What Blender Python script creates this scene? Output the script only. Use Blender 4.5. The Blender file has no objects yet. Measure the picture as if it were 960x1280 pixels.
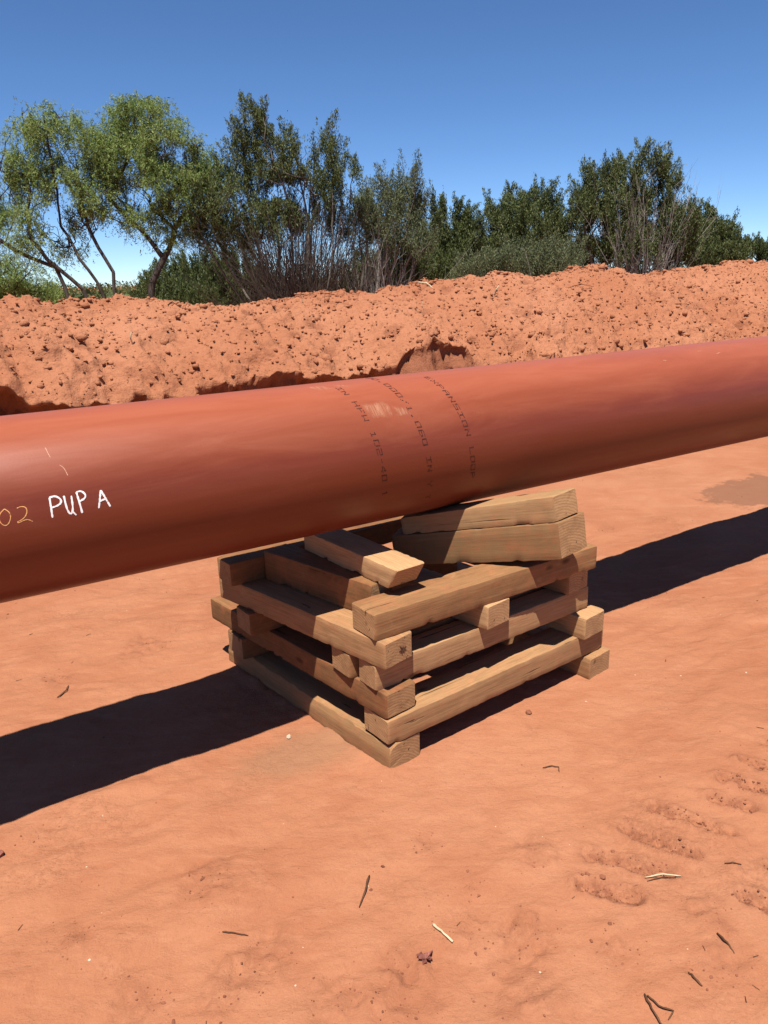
import bpy, math, random
import numpy as np
from mathutils import Matrix, Vector

# ------------------------------------------------------------------ camera, sky, sun, exposure
scene = bpy.context.scene
COL = scene.collection
CAM_H = 1.65
FPX = 962.0                                   # focal length in pixels of a 960 x 1280 frame
CAM_ROT = ((0.9996080683, 0.0279948179, 0.0),
           (-0.0081139442, 0.2897237666, -0.9570759129),
           (-0.0267931659, 0.9567008044, 0.2898373631))
cam_data = bpy.data.cameras.new('camera')
cam = bpy.data.objects.new('camera', cam_data)
COL.objects.link(cam)
cam_data.sensor_fit = 'VERTICAL'
cam_data.sensor_height = 24.0
cam_data.lens = 24.0 * FPX / 1280.0
cam_data.clip_start = 0.05
cam_data.clip_end = 9000.0
cam.matrix_world = Matrix.Translation((0, 0, CAM_H)) @ Matrix(CAM_ROT).to_4x4()
scene.camera = cam

SUN_EL, SUN_AZ = math.radians(69.0), math.radians(-100.0)     # azimuth counted from +x towards +y
world = bpy.data.worlds.new('World')
scene.world = world
world.use_nodes = True
wn = world.node_tree
sky = wn.nodes.new('ShaderNodeTexSky')
sky.sky_type = 'NISHITA'
sky.sun_disc = False
sky.sun_elevation = SUN_EL
sky.sun_rotation = math.pi / 2 - SUN_AZ
sky.altitude = 800.0
sky.air_density = 0.6
sky.dust_density = 0.0
sky.ozone_density = 6.0
bg = wn.nodes['Background']
bg.inputs['Strength'].default_value = 0.08
hsv = wn.nodes.new('ShaderNodeHueSaturation')
hsv.inputs['Saturation'].default_value = 1.08
wn.links.new(sky.outputs[0], hsv.inputs['Color'])
wn.links.new(hsv.outputs[0], bg.inputs[0])

sun_data = bpy.data.lights.new('sun', 'SUN')
sun_data.energy = 5.0
sun_data.angle = math.radians(0.53)
sun_data.color = (1.0, 0.95, 0.88)
sun = bpy.data.objects.new('sun', sun_data)
COL.objects.link(sun)
sdir = Vector((math.cos(SUN_AZ) * math.cos(SUN_EL), math.sin(SUN_AZ) * math.cos(SUN_EL), math.sin(SUN_EL)))
sun.rotation_euler = sdir.to_track_quat('Z', 'Y').to_euler()
sun.location = (0, 0, 20)

vs = scene.view_settings
vs.view_transform = 'Standard'
vs.look = 'None'
vs.exposure = 0.92
vs.gamma = 1.0
vs.use_curve_mapping = False

rng = np.random.default_rng(7)
random.seed(7)

# ------------------------------------------------------------------ noise helpers
def _hash(ix, iy, iz, seed):
    h = (ix.astype(np.int64) * 374761393 + iy.astype(np.int64) * 668265263 + iz.astype(np.int64) * 2147483647 + seed * 974634541) & 0xffffffff
    h = ((h ^ (h >> 13)) * 1274126177) & 0xffffffff
    h = ((h ^ (h >> 16)) * 2246822519) & 0xffffffff
    return ((h ^ (h >> 15)) & 0xffffff) / float(0xffffff) * 2 - 1

def vnoise(x, y, z=None, seed=0):
    x = np.asarray(x, float); y = np.asarray(y, float)
    z = np.zeros_like(x) if z is None else np.asarray(z, float)
    x0, y0, z0 = np.floor(x), np.floor(y), np.floor(z)
    fx, fy, fz = x - x0, y - y0, z - z0
    fx, fy, fz = [f * f * f * (f * (f * 6 - 15) + 10) for f in (fx, fy, fz)]
    r = 0
    for dx in (0, 1):
        for dy in (0, 1):
            for dz in (0, 1):
                w = (fx if dx else 1 - fx) * (fy if dy else 1 - fy) * (fz if dz else 1 - fz)
                r = r + w * _hash(x0 + dx, y0 + dy, z0 + dz, seed)
    return r

def fbm(x, y, z=None, oct=4, seed=0, gain=0.5):
    r, a, f = 0, 1.0, 1.0
    for i in range(oct):
        r = r + a * vnoise(x * f + 17.3 * i, y * f - 9.1 * i, None if z is None else z * f + 5.7 * i, seed + i)
        a *= gain; f *= 2.03
    return r

def sstep(a, b, x):
    t = np.clip((np.asarray(x, float) - a) / (b - a), 0, 1)
    return t * t * (3 - 2 * t)

# ------------------------------------------------------------------ mesh / object helpers
def mesh_np(name, V, F, mat=None, smooth=False, mats=None):
    """mesh from numpy arrays: V (n,3), F (m,k) all faces of k corners"""
    V = np.asarray(V, np.float32); F = np.asarray(F, np.int32)
    me = bpy.data.meshes.new(name)
    me.vertices.add(len(V)); me.vertices.foreach_set('co', V.ravel())
    m, k = F.shape
    me.loops.add(m * k); me.loops.foreach_set('vertex_index', F.ravel())
    me.polygons.add(m)
    me.polygons.foreach_set('loop_start', np.arange(0, m * k, k, dtype=np.int32))
    me.polygons.foreach_set('use_smooth', np.full(m, smooth, dtype=bool))
    if mat: me.materials.append(mat)
    me.update(calc_edges=True)
    me.validate()
    return me

def mesh_py(name, V, F, mat=None, smooth=False, sharp=None):
    me = bpy.data.meshes.new(name)
    me.from_pydata([tuple(map(float, v)) for v in V], [], [list(map(int, f)) for f in F])
    me.polygons.foreach_set('use_smooth', [smooth] * len(me.polygons))
    if mat: me.materials.append(mat)
    me.update()
    if sharp is not None: me.set_sharp_from_angle(angle=sharp)
    return me

def obj(name, me, parent=None, loc=None, rot=None):
    o = bpy.data.objects.new(name, me)
    COL.objects.link(o)
    if parent is not None: o.parent = parent
    if loc is not None: o.location = loc
    if rot is not None: o.rotation_euler = rot
    return o

def tag(o, label, cat=None, group=None, kind=None):
    o['label'] = label
    if cat: o['category'] = cat
    if group: o['group'] = group
    if kind: o['kind'] = kind
    return o

def at(px, py, Y):
    """a place seen at (px, py) of the 960 x 1280 frame, Y metres ahead of the camera"""
    c = ((px - 480) / FPX, -(py - 640) / FPX, -1.0)
    d = [sum(CAM_ROT[i][j] * c[j] for j in range(3)) for i in range(3)]
    t = Y / d[1]
    return np.array([d[0] * t, Y, CAM_H + d[2] * t])

# ------------------------------------------------------------------ materials
class N:
    def __init__(self, name):
        self.m = bpy.data.materials.new(name)
        self.m.use_nodes = True
        self.t = self.m.node_tree
        self.b = self.t.nodes['Principled BSDF']
        self.out = self.t.nodes['Material Output']
    def n(self, kind, **kw):
        nd = self.t.nodes.new('ShaderNode' + kind)
        for k, v in kw.items():
            if k.startswith('i_'):
                nd.inputs[k[2:].replace('_', ' ')].default_value = v
            else:
                setattr(nd, k, v)
        return nd
    def l(self, a, b): self.t.links.new(a, b)
    def noise(self, vec, scale, detail=4, rough=0.55, dist=0.0):
        nd = self.n('TexNoise')
        nd.inputs['Scale'].default_value = scale
        nd.inputs['Detail'].default_value = detail
        nd.inputs['Roughness'].default_value = rough
        nd.inputs['Distortion'].default_value = dist
        if vec is not None: self.l(vec, nd.inputs['Vector'])
        return nd.outputs['Fac']
    def ramp(self, fac, stops, interp='LINEAR'):
        nd = self.n('ValToRGB')
        nd.color_ramp.interpolation = interp
        el = nd.color_ramp.elements
        while len(el) > 1: el.remove(el[-1])
        for i, (p, c) in enumerate(stops):
            e = el[0] if i == 0 else el.new(p)
            e.position = p
            e.color = (c, c, c, 1) if isinstance(c, (int, float)) else (*c, 1)
        self.l(fac, nd.inputs['Fac'])
        return nd.outputs['Color']
    def mix(self, fac, a, b, blend='MIX'):
        nd = self.n('Mix', data_type='RGBA', blend_type=blend)
        for s, v in ((nd.inputs[0], fac), (nd.inputs[6], a), (nd.inputs[7], b)):
            if isinstance(v, (int, float)): s.default_value = v
            elif isinstance(v, tuple): s.default_value = (*v, 1)
            else: self.l(v, s)
        return nd.outputs[2]
    def math(self, op, a, b=0.0, clamp=False):
        nd = self.n('Math', operation=op, use_clamp=clamp)
        for s, v in ((nd.inputs[0], a), (nd.inputs[1], b)):
            if isinstance(v, (int, float)): s.default_value = v
            else: self.l(v, s)
        return nd.outputs[0]
    def coords(self, which='Object', scale=None, loc=None, rot=None):
        o = self.n('TexCoord').outputs[which]
        if scale or loc or rot:
            mp = self.n('Mapping')
            if scale: mp.inputs['Scale'].default_value = scale
            if loc: mp.inputs['Location'].default_value = loc
            if rot: mp.inputs['Rotation'].default_value = rot
            self.l(o, mp.inputs['Vector'])
            return mp.outputs[0]
        return o
    def bump(self, h, strength, dist, nrm=None):
        nd = self.n('Bump')
        nd.inputs['Strength'].default_value = strength
        nd.inputs['Distance'].default_value = dist
        self.l(h, nd.inputs['Height'])
        if nrm is not None: self.l(nrm, nd.inputs['Normal'])
        return nd.outputs[0]
    def set(self, color=None, rough=None, normal=None, spec=None, metal=None):
        for key, v in (('Base Color', color), ('Roughness', rough), ('Normal', normal), ('Specular IOR Level', spec), ('Metallic', metal)):
            if v is None: continue
            s = self.b.inputs[key]
            if isinstance(v, tuple): s.default_value = (*v, 1)
            elif isinstance(v, (int, float)): s.default_value = v
            else: self.l(v, s)
        return self.m

def plain(name, col, rough=0.8, var=0.25, scale=40.0):
    k = N(name)
    f = k.noise(k.coords('Object'), scale, 3)
    lo = tuple(c * (1 - var) for c in col); hi = tuple(min(1, c * (1 + var)) for c in col)
    return k.set(k.ramp(f, [(0.3, lo), (0.7, hi)]), rough, spec=0.25)

def sand_material():
    k = N('red_sand')
    c = k.coords('Object')
    big = k.noise(c, 0.55, 3, 0.5, 0.4)
    mid = k.noise(c, 3.2, 5, 0.6, 0.6)
    streak = k.noise(k.coords('Object', scale=(2.2, 9.0, 4.0), rot=(0, 0, math.radians(-22))), 1.6, 5, 0.6, 1.2)
    fine = k.noise(c, 95, 4, 0.7)
    col = k.ramp(big, [(0.32, (0.2765, 0.1085, 0.0525)), (0.5, (0.3080, 0.1295, 0.0658)), (0.7, (0.3255, 0.1456, 0.0784))])
    col = k.mix(k.ramp(k.noise(c, 0.8, 4, 0.6, 0.8), [(0.48, 0.0), (0.7, 0.55)]), col, (0.235, 0.082, 0.038))
    col = k.mix(k.ramp(mid, [(0.42, 0.0), (0.72, 0.62)]), col, (0.2485, 0.0875, 0.0406))
    col = k.mix(k.ramp(streak, [(0.5, 0.0), (0.75, 0.55)]), col, (0.3500, 0.1575, 0.0840))
    crumb_or_shade = k.n('Attribute', attribute_name='crumb_or_shade').outputs['Fac']
    col = k.mix(k.math('MULTIPLY', crumb_or_shade, k.ramp(k.noise(c, 34, 4, 0.7), [(0.36, 0.0), (0.62, 1.0)])), col, (0.170, 0.062, 0.032))
    grit = k.noise(c, 260, 3, 0.75)
    col = k.mix(k.ramp(grit, [(0.60, 0.0), (0.72, 0.55)]), col, (0.42, 0.20, 0.105))
    col = k.mix(k.ramp(grit, [(0.28, 0.6), (0.40, 0.0)]), col, (0.19, 0.068, 0.034))
    mott = k.math('MULTIPLY', k.ramp(k.noise(c, 1.7, 4, 0.6, 0.5), [(0.52, 0.0), (0.66, 1.0)]), k.ramp(k.noise(c, 48, 4, 0.75, 0.6), [(0.48, 0.0), (0.64, 0.5)]))
    col = k.mix(mott, col, (0.225, 0.088, 0.043))
    col = k.mix(k.ramp(fine, [(0.25, 0.35), (0.5, 0.0)]), col, (0.2310, 0.0875, 0.0490))
    # damp brown patch of soil beside the pipe's shadow, and a dull dusty patch at the foot of the crib
    geo = k.n('NewGeometry').outputs['Position']
    def spot(px, py, sx, sy, lo, hi, nscale, namp):
        mp = k.n('Mapping'); mp.vector_type = 'TEXTURE'
        mp.inputs['Location'].default_value = (px, py, 0); mp.inputs['Scale'].default_value = (sx, sy, 1)
        mp.inputs['Rotation'].default_value = (0, 0, math.radians(30))
        k.l(geo, mp.inputs['Vector'])
        ln = k.n('VectorMath', operation='LENGTH'); k.l(mp.outputs[0], ln.inputs[0])
        nz = k.noise(c, nscale, 5, 0.65)
        v = k.math('ADD', ln.outputs['Value'], k.math('MULTIPLY', k.math('SUBTRACT', nz, 0.5), namp))
        return k.ramp(v, [(lo, 1.0), (hi, 0.0)])
    col = k.mix(k.math('MULTIPLY', spot(2.98, 5.72, 0.75, 0.42, 0.72, 0.86, 7, 1.3), 0.8), col, (0.1645, 0.0735, 0.0420))
    col = k.mix(k.math('MULTIPLY', spot(-0.30, 2.46, 0.34, 0.17, 0.45, 1.0, 9, 0.9), 0.75), col, (0.2310, 0.1155, 0.0616))
    h1 = k.noise(c, 42, 5, 0.65)
    h2 = k.noise(c, 210, 3, 0.7)
    h3 = k.noise(k.coords('Object', scale=(5, 16, 8), rot=(0, 0, math.radians(-24))), 2.4, 5, 0.6, 1.0)
    nrm = k.bump(h3, 0.35, 0.010)
    nrm = k.bump(h1, 0.65, 0.008, nrm)
    nrm = k.bump(mott, 0.5, 0.006, nrm)
    nrm = k.bump(h2, 0.7, 0.0024, nrm)
    return k.set(col, 0.92, nrm, 0.12)

def berm_material():
    k = N('spoil_soil')
    c = k.coords('Object')
    big = k.noise(c, 0.7, 4, 0.55)
    mid = k.noise(c, 6, 5, 0.65)
    vor = k.n('TexVoronoi', feature='F1'); vor.inputs['Scale'].default_value = 16
    k.l(c, vor.inputs['Vector'])
    col = k.ramp(big, [(0.3, (0.285, 0.110, 0.055)), (0.55, (0.322, 0.134, 0.070)), (0.75, (0.350, 0.152, 0.083))])
    col = k.mix(k.ramp(mid, [(0.55, 0.0), (0.75, 0.5)]), col, (0.225, 0.080, 0.040))
    col = k.mix(k.ramp(k.noise(c, 26, 4, 0.7), [(0.58, 0.0), (0.76, 0.6)]), col, (0.21, 0.074, 0.038))
    recess_shade = k.n('Attribute', attribute_name='crumb_or_shade').outputs['Fac']
    col = k.mix(k.math('MULTIPLY', recess_shade, 0.75), col, (0.1190, 0.0350, 0.0196))  # shade of the undercut and pits painted into the soil colour
    nrm = k.bump(k.noise(c, 9, 6, 0.7), 0.8, 0.042)
    nrm = k.bump(k.noise(c, 30, 5, 0.7), 0.8, 0.016, nrm)
    nrm = k.bump(vor.outputs['Distance'], 0.3, 0.015, nrm)
    return k.set(col, 0.95, nrm, 0.08)

def pipe_material():
    k = N('red_epoxy_coating')
    c = k.coords('Object')
    lon = k.noise(k.coords('Object', scale=(0.35, 7, 7)), 3.0, 5, 0.6, 0.3)
    spot = k.noise(c, 22, 5, 0.65)
    dust = k.noise(k.coords('Object', scale=(0.7, 4, 4)), 2.6, 6, 0.7, 0.6)
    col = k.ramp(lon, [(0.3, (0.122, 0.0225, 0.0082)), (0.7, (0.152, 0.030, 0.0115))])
    # paler tone on what faces up, its edge broken by noise
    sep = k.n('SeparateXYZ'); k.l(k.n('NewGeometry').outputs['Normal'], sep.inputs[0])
    pale_tone = k.math('MULTIPLY', k.ramp(k.math('ADD', sep.outputs['Z'], k.math('MULTIPLY', k.math('SUBTRACT', dust, 0.5), 0.5)), [(0.24, 0.0), (1.0, 1.0)]), 0.95)
    col = k.mix(pale_tone, col, (0.278, 0.072, 0.032))
    col = k.mix(k.ramp(dust, [(0.50, 0.0), (0.78, 0.15)]), col, (0.25, 0.085, 0.042))
    col = k.mix(k.ramp(spot, [(0.66, 0.0), (0.78, 0.25)]), col, (0.15, 0.030, 0.016))
    speck = k.noise(c, 130, 3, 0.8)
    col = k.mix(k.ramp(speck, [(0.70, 0.0), (0.76, 0.5)]), col, (0.36, 0.15, 0.08))
    rough = k.ramp(dust, [(0.3, 0.34), (0.75, 0.52)])
    nrm = k.bump(k.noise(c, 160, 3, 0.6), 0.12, 0.0008)
    nrm = k.bump(k.noise(k.coords('Object', scale=(1, 5, 5)), 3.0, 3), 0.15, 0.004, nrm)
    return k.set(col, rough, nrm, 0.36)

def pen_material(name, col):
    """paint-pen line: uneven cover, skips where the tip ran dry"""
    k = N(name)
    c = k.coords('Object')
    f = k.noise(c, 420, 3, 0.6)
    k.set(k.ramp(f, [(0.3, tuple(q * 0.72 for q in col)), (0.6, col)]), 0.7, spec=0.2)
    k.l(k.ramp(k.math('ADD', k.noise(c, 90, 3, 0.6), k.math('MULTIPLY', k.noise(c, 700, 2, 0.6), 0.5)), [(0.50, 0.25), (0.64, 1.0)]), k.b.inputs['Alpha'])
    return k.m

def smudge_material():
    """pale rub marks: a thin film broken up by streaks that run round the pipe"""
    k = N('pale_rubbed_smudge')
    c = k.coords('Object')
    uv = k.n('Attribute', attribute_name='edge').outputs['Fac']
    st = k.noise(k.coords('Object', scale=(160, 12, 12)), 1.0, 4, 0.65, 0.6)
    pat = k.noise(c, 38, 4, 0.6)
    a = k.math('MULTIPLY', k.ramp(st, [(0.40, 0.0), (0.66, 1.0)]), k.ramp(k.math('ADD', uv, k.math('MULTIPLY', k.math('SUBTRACT', pat, 0.5), 1.2)), [(0.35, 0.0), (0.95, 0.62)]))
    k.set((0.46, 0.215, 0.125), 0.75, spec=0.2)
    k.l(a, k.b.inputs['Alpha'])
    return k.m

def wood_material():
    k = N('weathered_oak')
    oi = k.n('ObjectInfo').outputs['Random']
    tint = k.n('Attribute', attribute_type='OBJECT', attribute_name='grey').outputs['Fac']
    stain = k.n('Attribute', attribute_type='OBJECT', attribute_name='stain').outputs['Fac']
    pale = k.n('Attribute', attribute_type='OBJECT', attribute_name='pale').outputs['Fac']
    base = k.n('TexCoord').outputs['Object']
    off = k.n('CombineXYZ')
    for i, s in enumerate((13.7, 3.1, 5.3)): k.l(k.math('MULTIPLY', oi, s), off.inputs[i])
    add = k.n('VectorMath', operation='ADD'); k.l(base, add.inputs[0]); k.l(off.outputs[0], add.inputs[1])
    vec = add.outputs[0]
    def mapped(s, src=None):
        mp = k.n('Mapping'); mp.inputs['Scale'].default_value = s; k.l(src or vec, mp.inputs['Vector']); return mp.outputs[0]
    ringv = k.n('Mapping'); ringv.inputs['Scale'].default_value = (0.10, 1, 1); ringv.inputs['Location'].default_value = (0, -0.04, 0.07)
    k.l(base, ringv.inputs['Vector'])
    wv = k.n('TexWave', wave_type='RINGS', rings_direction='X')
    wv.inputs['Scale'].default_value = 30; wv.inputs['Distortion'].default_value = 3.0
    wv.inputs['Detail'].default_value = 3; wv.inputs['Detail Scale'].default_value = 2.0
    k.l(ringv.outputs[0], wv.inputs['Vector'])
    grain = k.noise(mapped((7.0, 150, 150)), 1.0, 5, 0.7, 0.4)
    grain2 = k.noise(mapped((2.0, 34, 34)), 1.0, 4, 0.6, 0.8)
    blotch = k.noise(mapped((5.0, 8, 8)), 1.5, 6, 0.65, 0.8)
    dust = k.noise(mapped((12, 15, 15)), 1.3, 6, 0.72, 0.5)
    col = k.ramp(grain2, [(0.28, (0.150, 0.074, 0.030)), (0.5, (0.225, 0.117, 0.050)), (0.72, (0.305, 0.170, 0.078))])
    col = k.mix(k.ramp(grain, [(0.3, 0.55), (0.55, 0.0)]), col, (0.115, 0.055, 0.023))
    col = k.mix(k.math('MULTIPLY', wv.outputs['Fac'], 0.35), col, (0.165, 0.082, 0.034))
    col = k.mix(k.ramp(blotch, [(0.50, 0.0), (0.70, 0.65)]), col, (0.130, 0.066, 0.029))
    col = k.mix(k.ramp(blotch, [(0.28, 0.55), (0.42, 0.0)]), col, (0.345, 0.205, 0.105))
    col = k.mix(k.math('MULTIPLY', tint, k.ramp(blotch, [(0.3, 0.45), (0.7, 0.95)])), col, (0.205, 0.140, 0.072))
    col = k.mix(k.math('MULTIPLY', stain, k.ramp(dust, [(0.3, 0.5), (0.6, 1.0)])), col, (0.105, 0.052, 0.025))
    col = k.mix(k.ramp(dust, [(0.47, 0.0), (0.68, 0.72)]), col, (0.275, 0.108, 0.050))
    col = k.mix(k.math('MULTIPLY', pale, k.ramp(grain, [(0.3, 0.45), (0.6, 1.0)])), col, (0.50, 0.335, 0.185))
    # sawn ends: paler, ringed
    sep = k.n('SeparateXYZ'); k.l(k.n('TexCoord').outputs['Normal'], sep.inputs[0])
    endm = k.ramp(k.math('ABSOLUTE', sep.outputs['X']), [(0.6, 0.0), (0.8, 1.0)])
    endc = k.mix(k.math('MULTIPLY', wv.outputs['Fac'], 0.7), (0.43, 0.275, 0.148), (0.25, 0.142, 0.066))
    endc = k.mix(k.ramp(blotch, [(0.45, 0.0), (0.7, 0.6)]), endc, (0.16, 0.082, 0.037))
    col = k.mix(k.math('MULTIPLY', endm, 0.7), col, endc)
    # knots, checks and dark drying cracks
    vo = k.n('TexVoronoi', feature='F1'); vo.inputs['Scale'].default_value = 1.0
    k.l(mapped((4.2, 9, 9)), vo.inputs['Vector'])
    col = k.mix(k.ramp(vo.outputs['Distance'], [(0.06, 0.8), (0.14, 0.0)]), col, (0.060, 0.028, 0.013))
    crack = k.noise(mapped((2.2, 40, 40)), 1.0, 3, 0.5, 0.5)
    cr = k.ramp(crack, [(0.285, 1.0), (0.315, 0.0)])
    col = k.mix(k.math('MULTIPLY', cr, 0.8), col, (0.040, 0.020, 0.010))
    col = k.mix(1.0, col, (0.97, 0.88, 0.79), 'MULTIPLY')
    nrm = k.bump(grain, 0.5, 0.0016)
    nrm = k.bump(grain2, 0.35, 0.002, nrm)
    nrm = k.bump(k.math('SUBTRACT', 1.0, cr), 0.6, 0.004, nrm)
    return k.set(col, 0.85, nrm, 0.2)

def leaf_material(name, lo, mid, hi, transl=0.35):
    k = N(name)
    ri = k.n('NewGeometry').outputs['Random Per Island']
    clump = k.noise(k.coords('Object'), 1.3, 3, 0.5)
    f = k.math('ADD', k.math('MULTIPLY', ri, 0.65), k.math('MULTIPLY', clump, 0.35))
    col = k.ramp(f, [(0.12, lo), (0.5, mid), (0.85, hi)])
    k.set(col, 0.6, spec=0.25)
    tr = k.n('BsdfTranslucent'); k.l(col, tr.inputs['Color'])
    mx = k.n('MixShader'); mx.inputs[0].default_value = transl
    k.l(k.b.outputs[0], mx.inputs[1]); k.l(tr.outputs[0], mx.inputs[2]); k.l(mx.outputs[0], k.out.inputs['Surface'])
    return k.m

def bark_material(name, a, b):
    k = N(name)
    f = k.noise(k.coords('Object', scale=(9, 9, 2.5)), 2.0, 4, 0.6)
    return k.set(k.ramp(f, [(0.3, a), (0.7, b)]), 0.9, k.bump(f, 0.5, 0.02), 0.15)

M = {
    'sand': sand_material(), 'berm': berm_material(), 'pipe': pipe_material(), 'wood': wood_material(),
    'chalk': pen_material('white_paint_marker', (0.76, 0.73, 0.71)),
    'ochre': pen_material('orange_paint_marker', (0.62, 0.31, 0.11)),
    'ink': plain('black_print_ink', (0.050, 0.013, 0.008), 0.6, 0.6, 45),
    'scuff': plain('pale_abraded_coating', (0.4200, 0.2310, 0.1540), 0.75, 0.25, 120),
    'smudge': smudge_material(),
    'mesquite': leaf_material('mesquite_leaves', (0.100, 0.155, 0.034), (0.195, 0.265, 0.068), (0.31, 0.36, 0.13), 0.42),
    'juniper': leaf_material('juniper_foliage', (0.034, 0.050, 0.015), (0.082, 0.104, 0.031), (0.155, 0.168, 0.058), 0.28),
    'greygreen': leaf_material('grey_green_foliage', (0.055, 0.070, 0.030), (0.108, 0.128, 0.057), (0.19, 0.20, 0.10), 0.3),
    'scrub': leaf_material('scrub_foliage', (0.032, 0.048, 0.014), (0.07, 0.093, 0.026), (0.125, 0.142, 0.048), 0.28),
    'bark_dark': bark_material('dark_bark', (0.0280, 0.0210, 0.0168), (0.0770, 0.0595, 0.0476)),
    'bark_grey': bark_material('grey_bark', (0.0770, 0.0644, 0.0525), (0.1890, 0.1645, 0.1400)),
    'dead': bark_material('dead_grey_wood', (0.1400, 0.1190, 0.1015), (0.2940, 0.2625, 0.2310)),
    'darktwig': bark_material('dark_twig', (0.0315, 0.0224, 0.0175), (0.0840, 0.0595, 0.0455)),
    'stick': bark_material('brown_stick', (0.0420, 0.0196, 0.0112), (0.1120, 0.0525, 0.0280)),
    'pale_stick': bark_material('pale_stripped_wood', (0.3500, 0.2660, 0.1540), (0.5040, 0.4200, 0.2800)),
    'clod': plain('soil_clod', (0.325, 0.138, 0.076), 0.95, 0.25, 9),
    'pebble': plain('red_pebble', (0.1890, 0.0665, 0.0350), 0.9, 0.5, 3),
    'pale_stone': plain('pale_stone', (0.4340, 0.3290, 0.2310), 0.85, 0.2, 60),
    'dry_leaf': plain('dry_red_leaf', (0.1820, 0.0630, 0.0455), 0.8, 0.5, 60),
}

# ------------------------------------------------------------------ the pipe's frame
YAW = math.radians(32.1412)
D = np.array([math.cos(YAW), math.sin(YAW), 0.0])           # along the pipe
NP = np.array([-D[1], D[0], 0.0])                           # away from the camera, square to the pipe
UP = np.array([0, 0, 1.0])
PR, PC, PZ = 0.268, 2.4290, 1.0349                          # radius, distance of the axis, height of the axis
def pa(a, p, z): return a * D + p * NP + np.array([0, 0, z])

# ------------------------------------------------------------------ ground
CLEATS = [((0.53, 1.763), (0.658, 1.721)), ((0.589, 1.878), (0.785, 1.806)), ((0.717, 1.981), (0.881, 1.867)),
          ((0.838, 2.063), (1.016, 1.941)), ((1.038, 2.103), (1.132, 2.044)), ((1.105, 2.203), (1.23, 2.132)),
          ((1.223, 2.295), (1.36, 2.21)), ((1.36, 2.40), (1.49, 2.31)), ((1.47, 2.51), (1.62, 2.42)), ((0.95, 1.70), (1.07, 1.62)), ((1.08, 1.80), (1.16, 1.73))]
CRUMBS = [(-0.33, 1.56, 0.11), (-0.55, 1.80, 0.10), (-0.40, 1.47, 0.09), (0.35, 1.62, 0.10), (0.42, 1.90, 0.09), (0.02, 1.53, 0.08),
          (0.22, 1.78, 0.06), (-0.62, 1.45, 0.10), (0.55, 1.55, 0.08), (-1.15, 3.35, 0.14), (-1.1, 2.05, 0.07), (0.85, 1.66, 0.09),
          (0.30, 1.43, 0.12), (-0.15, 1.45, 0.09), (0.1, 1.95, 0.05), (-1.45, 3.05, 0.10), (1.9, 5.0, 0.12), (1.5, 4.9, 0.10),
          (-0.02, 1.42, 0.10), (0.78, 1.50, 0.10), (-0.85, 1.62, 0.08), (0.18, 1.62, 0.07)]
def ground_fields(x, y):
    near = 1 - sstep(6.0, 30.0, np.hypot(x, y))
    crib = sstep(0.75, 1.25, np.hypot((x - 0.12), (y - 2.95)))       # flat under the timber crib
    z = 0.020 * fbm(x * 0.9, y * 0.9, oct=2, seed=3) * crib * near
    z += 0.03 * sstep(1.1, 2.4, x) * sstep(3.0, 4.6, y) * near
    ca, sa = math.cos(math.radians(-24)), math.sin(math.radians(-24))
    u, v = x * ca - y * sa, x * sa + y * ca
    z += (0.0052 * fbm(u * 2.4, v * 9.0, oct=3, seed=11) - 0.006 * np.abs(fbm(u * 1.8 + 0.5 * fbm(x * 1.5, y * 1.5, oct=2, seed=15), v * 6.5 + 0.6 * fbm(x * 1.3, y * 1.3, oct=2, seed=16), oct=3, seed=13))) * near * (0.25 + 0.75 * crib)
    z += 0.0024 * fbm(x * 26, y * 26, oct=3, seed=21) * near
    z += 0.0075 * fbm(u * 3.6, v * 5.5, oct=3, seed=23, gain=0.55) * near * (0.2 + 0.8 * crib)      # soft scuffs and old footmarks
    tr = sstep(0.9, 1.5, x * 0.66 - y * 0.62 + 1.55)                                              # churned strip where a machine passed
    z += 0.008 * tr * fbm(x * 7, y * 7, oct=3, seed=25) * near
    crumb_or_shade = np.zeros_like(z)
    nz = fbm(x * 30, y * 30, oct=3, seed=31)
    for (ax, ay), (bx, by) in CLEATS:
        ex, ey = bx - ax, by - ay
        L2 = ex * ex + ey * ey
        t = np.clip(((x - ax) * ex + (y - ay) * ey) / L2, 0, 1)
        dd = np.hypot(x - (ax + t * ex), y - (ay + t * ey)) + 0.007 * nz + 0.007 * fbm(x * 13, y * 13, oct=2, seed=33)
        g = 1 - sstep(0.010, 0.026, dd)
        rim = np.exp(-((dd - 0.036) / 0.011) ** 2)
        z += -0.021 * g * (0.85 + 0.6 * nz) + 0.007 * rim * (1 + nz)
        crumb_or_shade = np.maximum(crumb_or_shade, np.exp(-(dd / 0.034) ** 2))
    for cx, cy, r in CRUMBS:
        dd = np.hypot(x - cx, y - cy) / r + 0.45 * fbm(x * 9, y * 9, oct=2, seed=41)
        g = 1 - sstep(0.3, 1.0, dd)
        crumb_or_shade = np.maximum(crumb_or_shade, g * 0.40)
        z += g * 0.008 * nz
    # sand banked up against the two timbers that lie on it
    for ax, ay, bx, by, h_ in ((-0.010, 2.309, -0.73, 3.165, 0.011), (-0.006, 2.309, 0.108, 2.401, 0.004), (0.845, 2.90, 0.962, 3.0, 0.005)):
        ex, ey = bx - ax, by - ay
        t = np.clip(((x - ax) * ex + (y - ay) * ey) / (ex * ex + ey * ey), 0, 1)
        dd = np.hypot(x - (ax + t * ex), y - (ay + t * ey))
        z += h_ * np.exp(-(dd / 0.035) ** 2) * (0.75 + 0.6 * fbm(x * 14, y * 14, oct=3, seed=47))
    return z, crumb_or_shade

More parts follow.
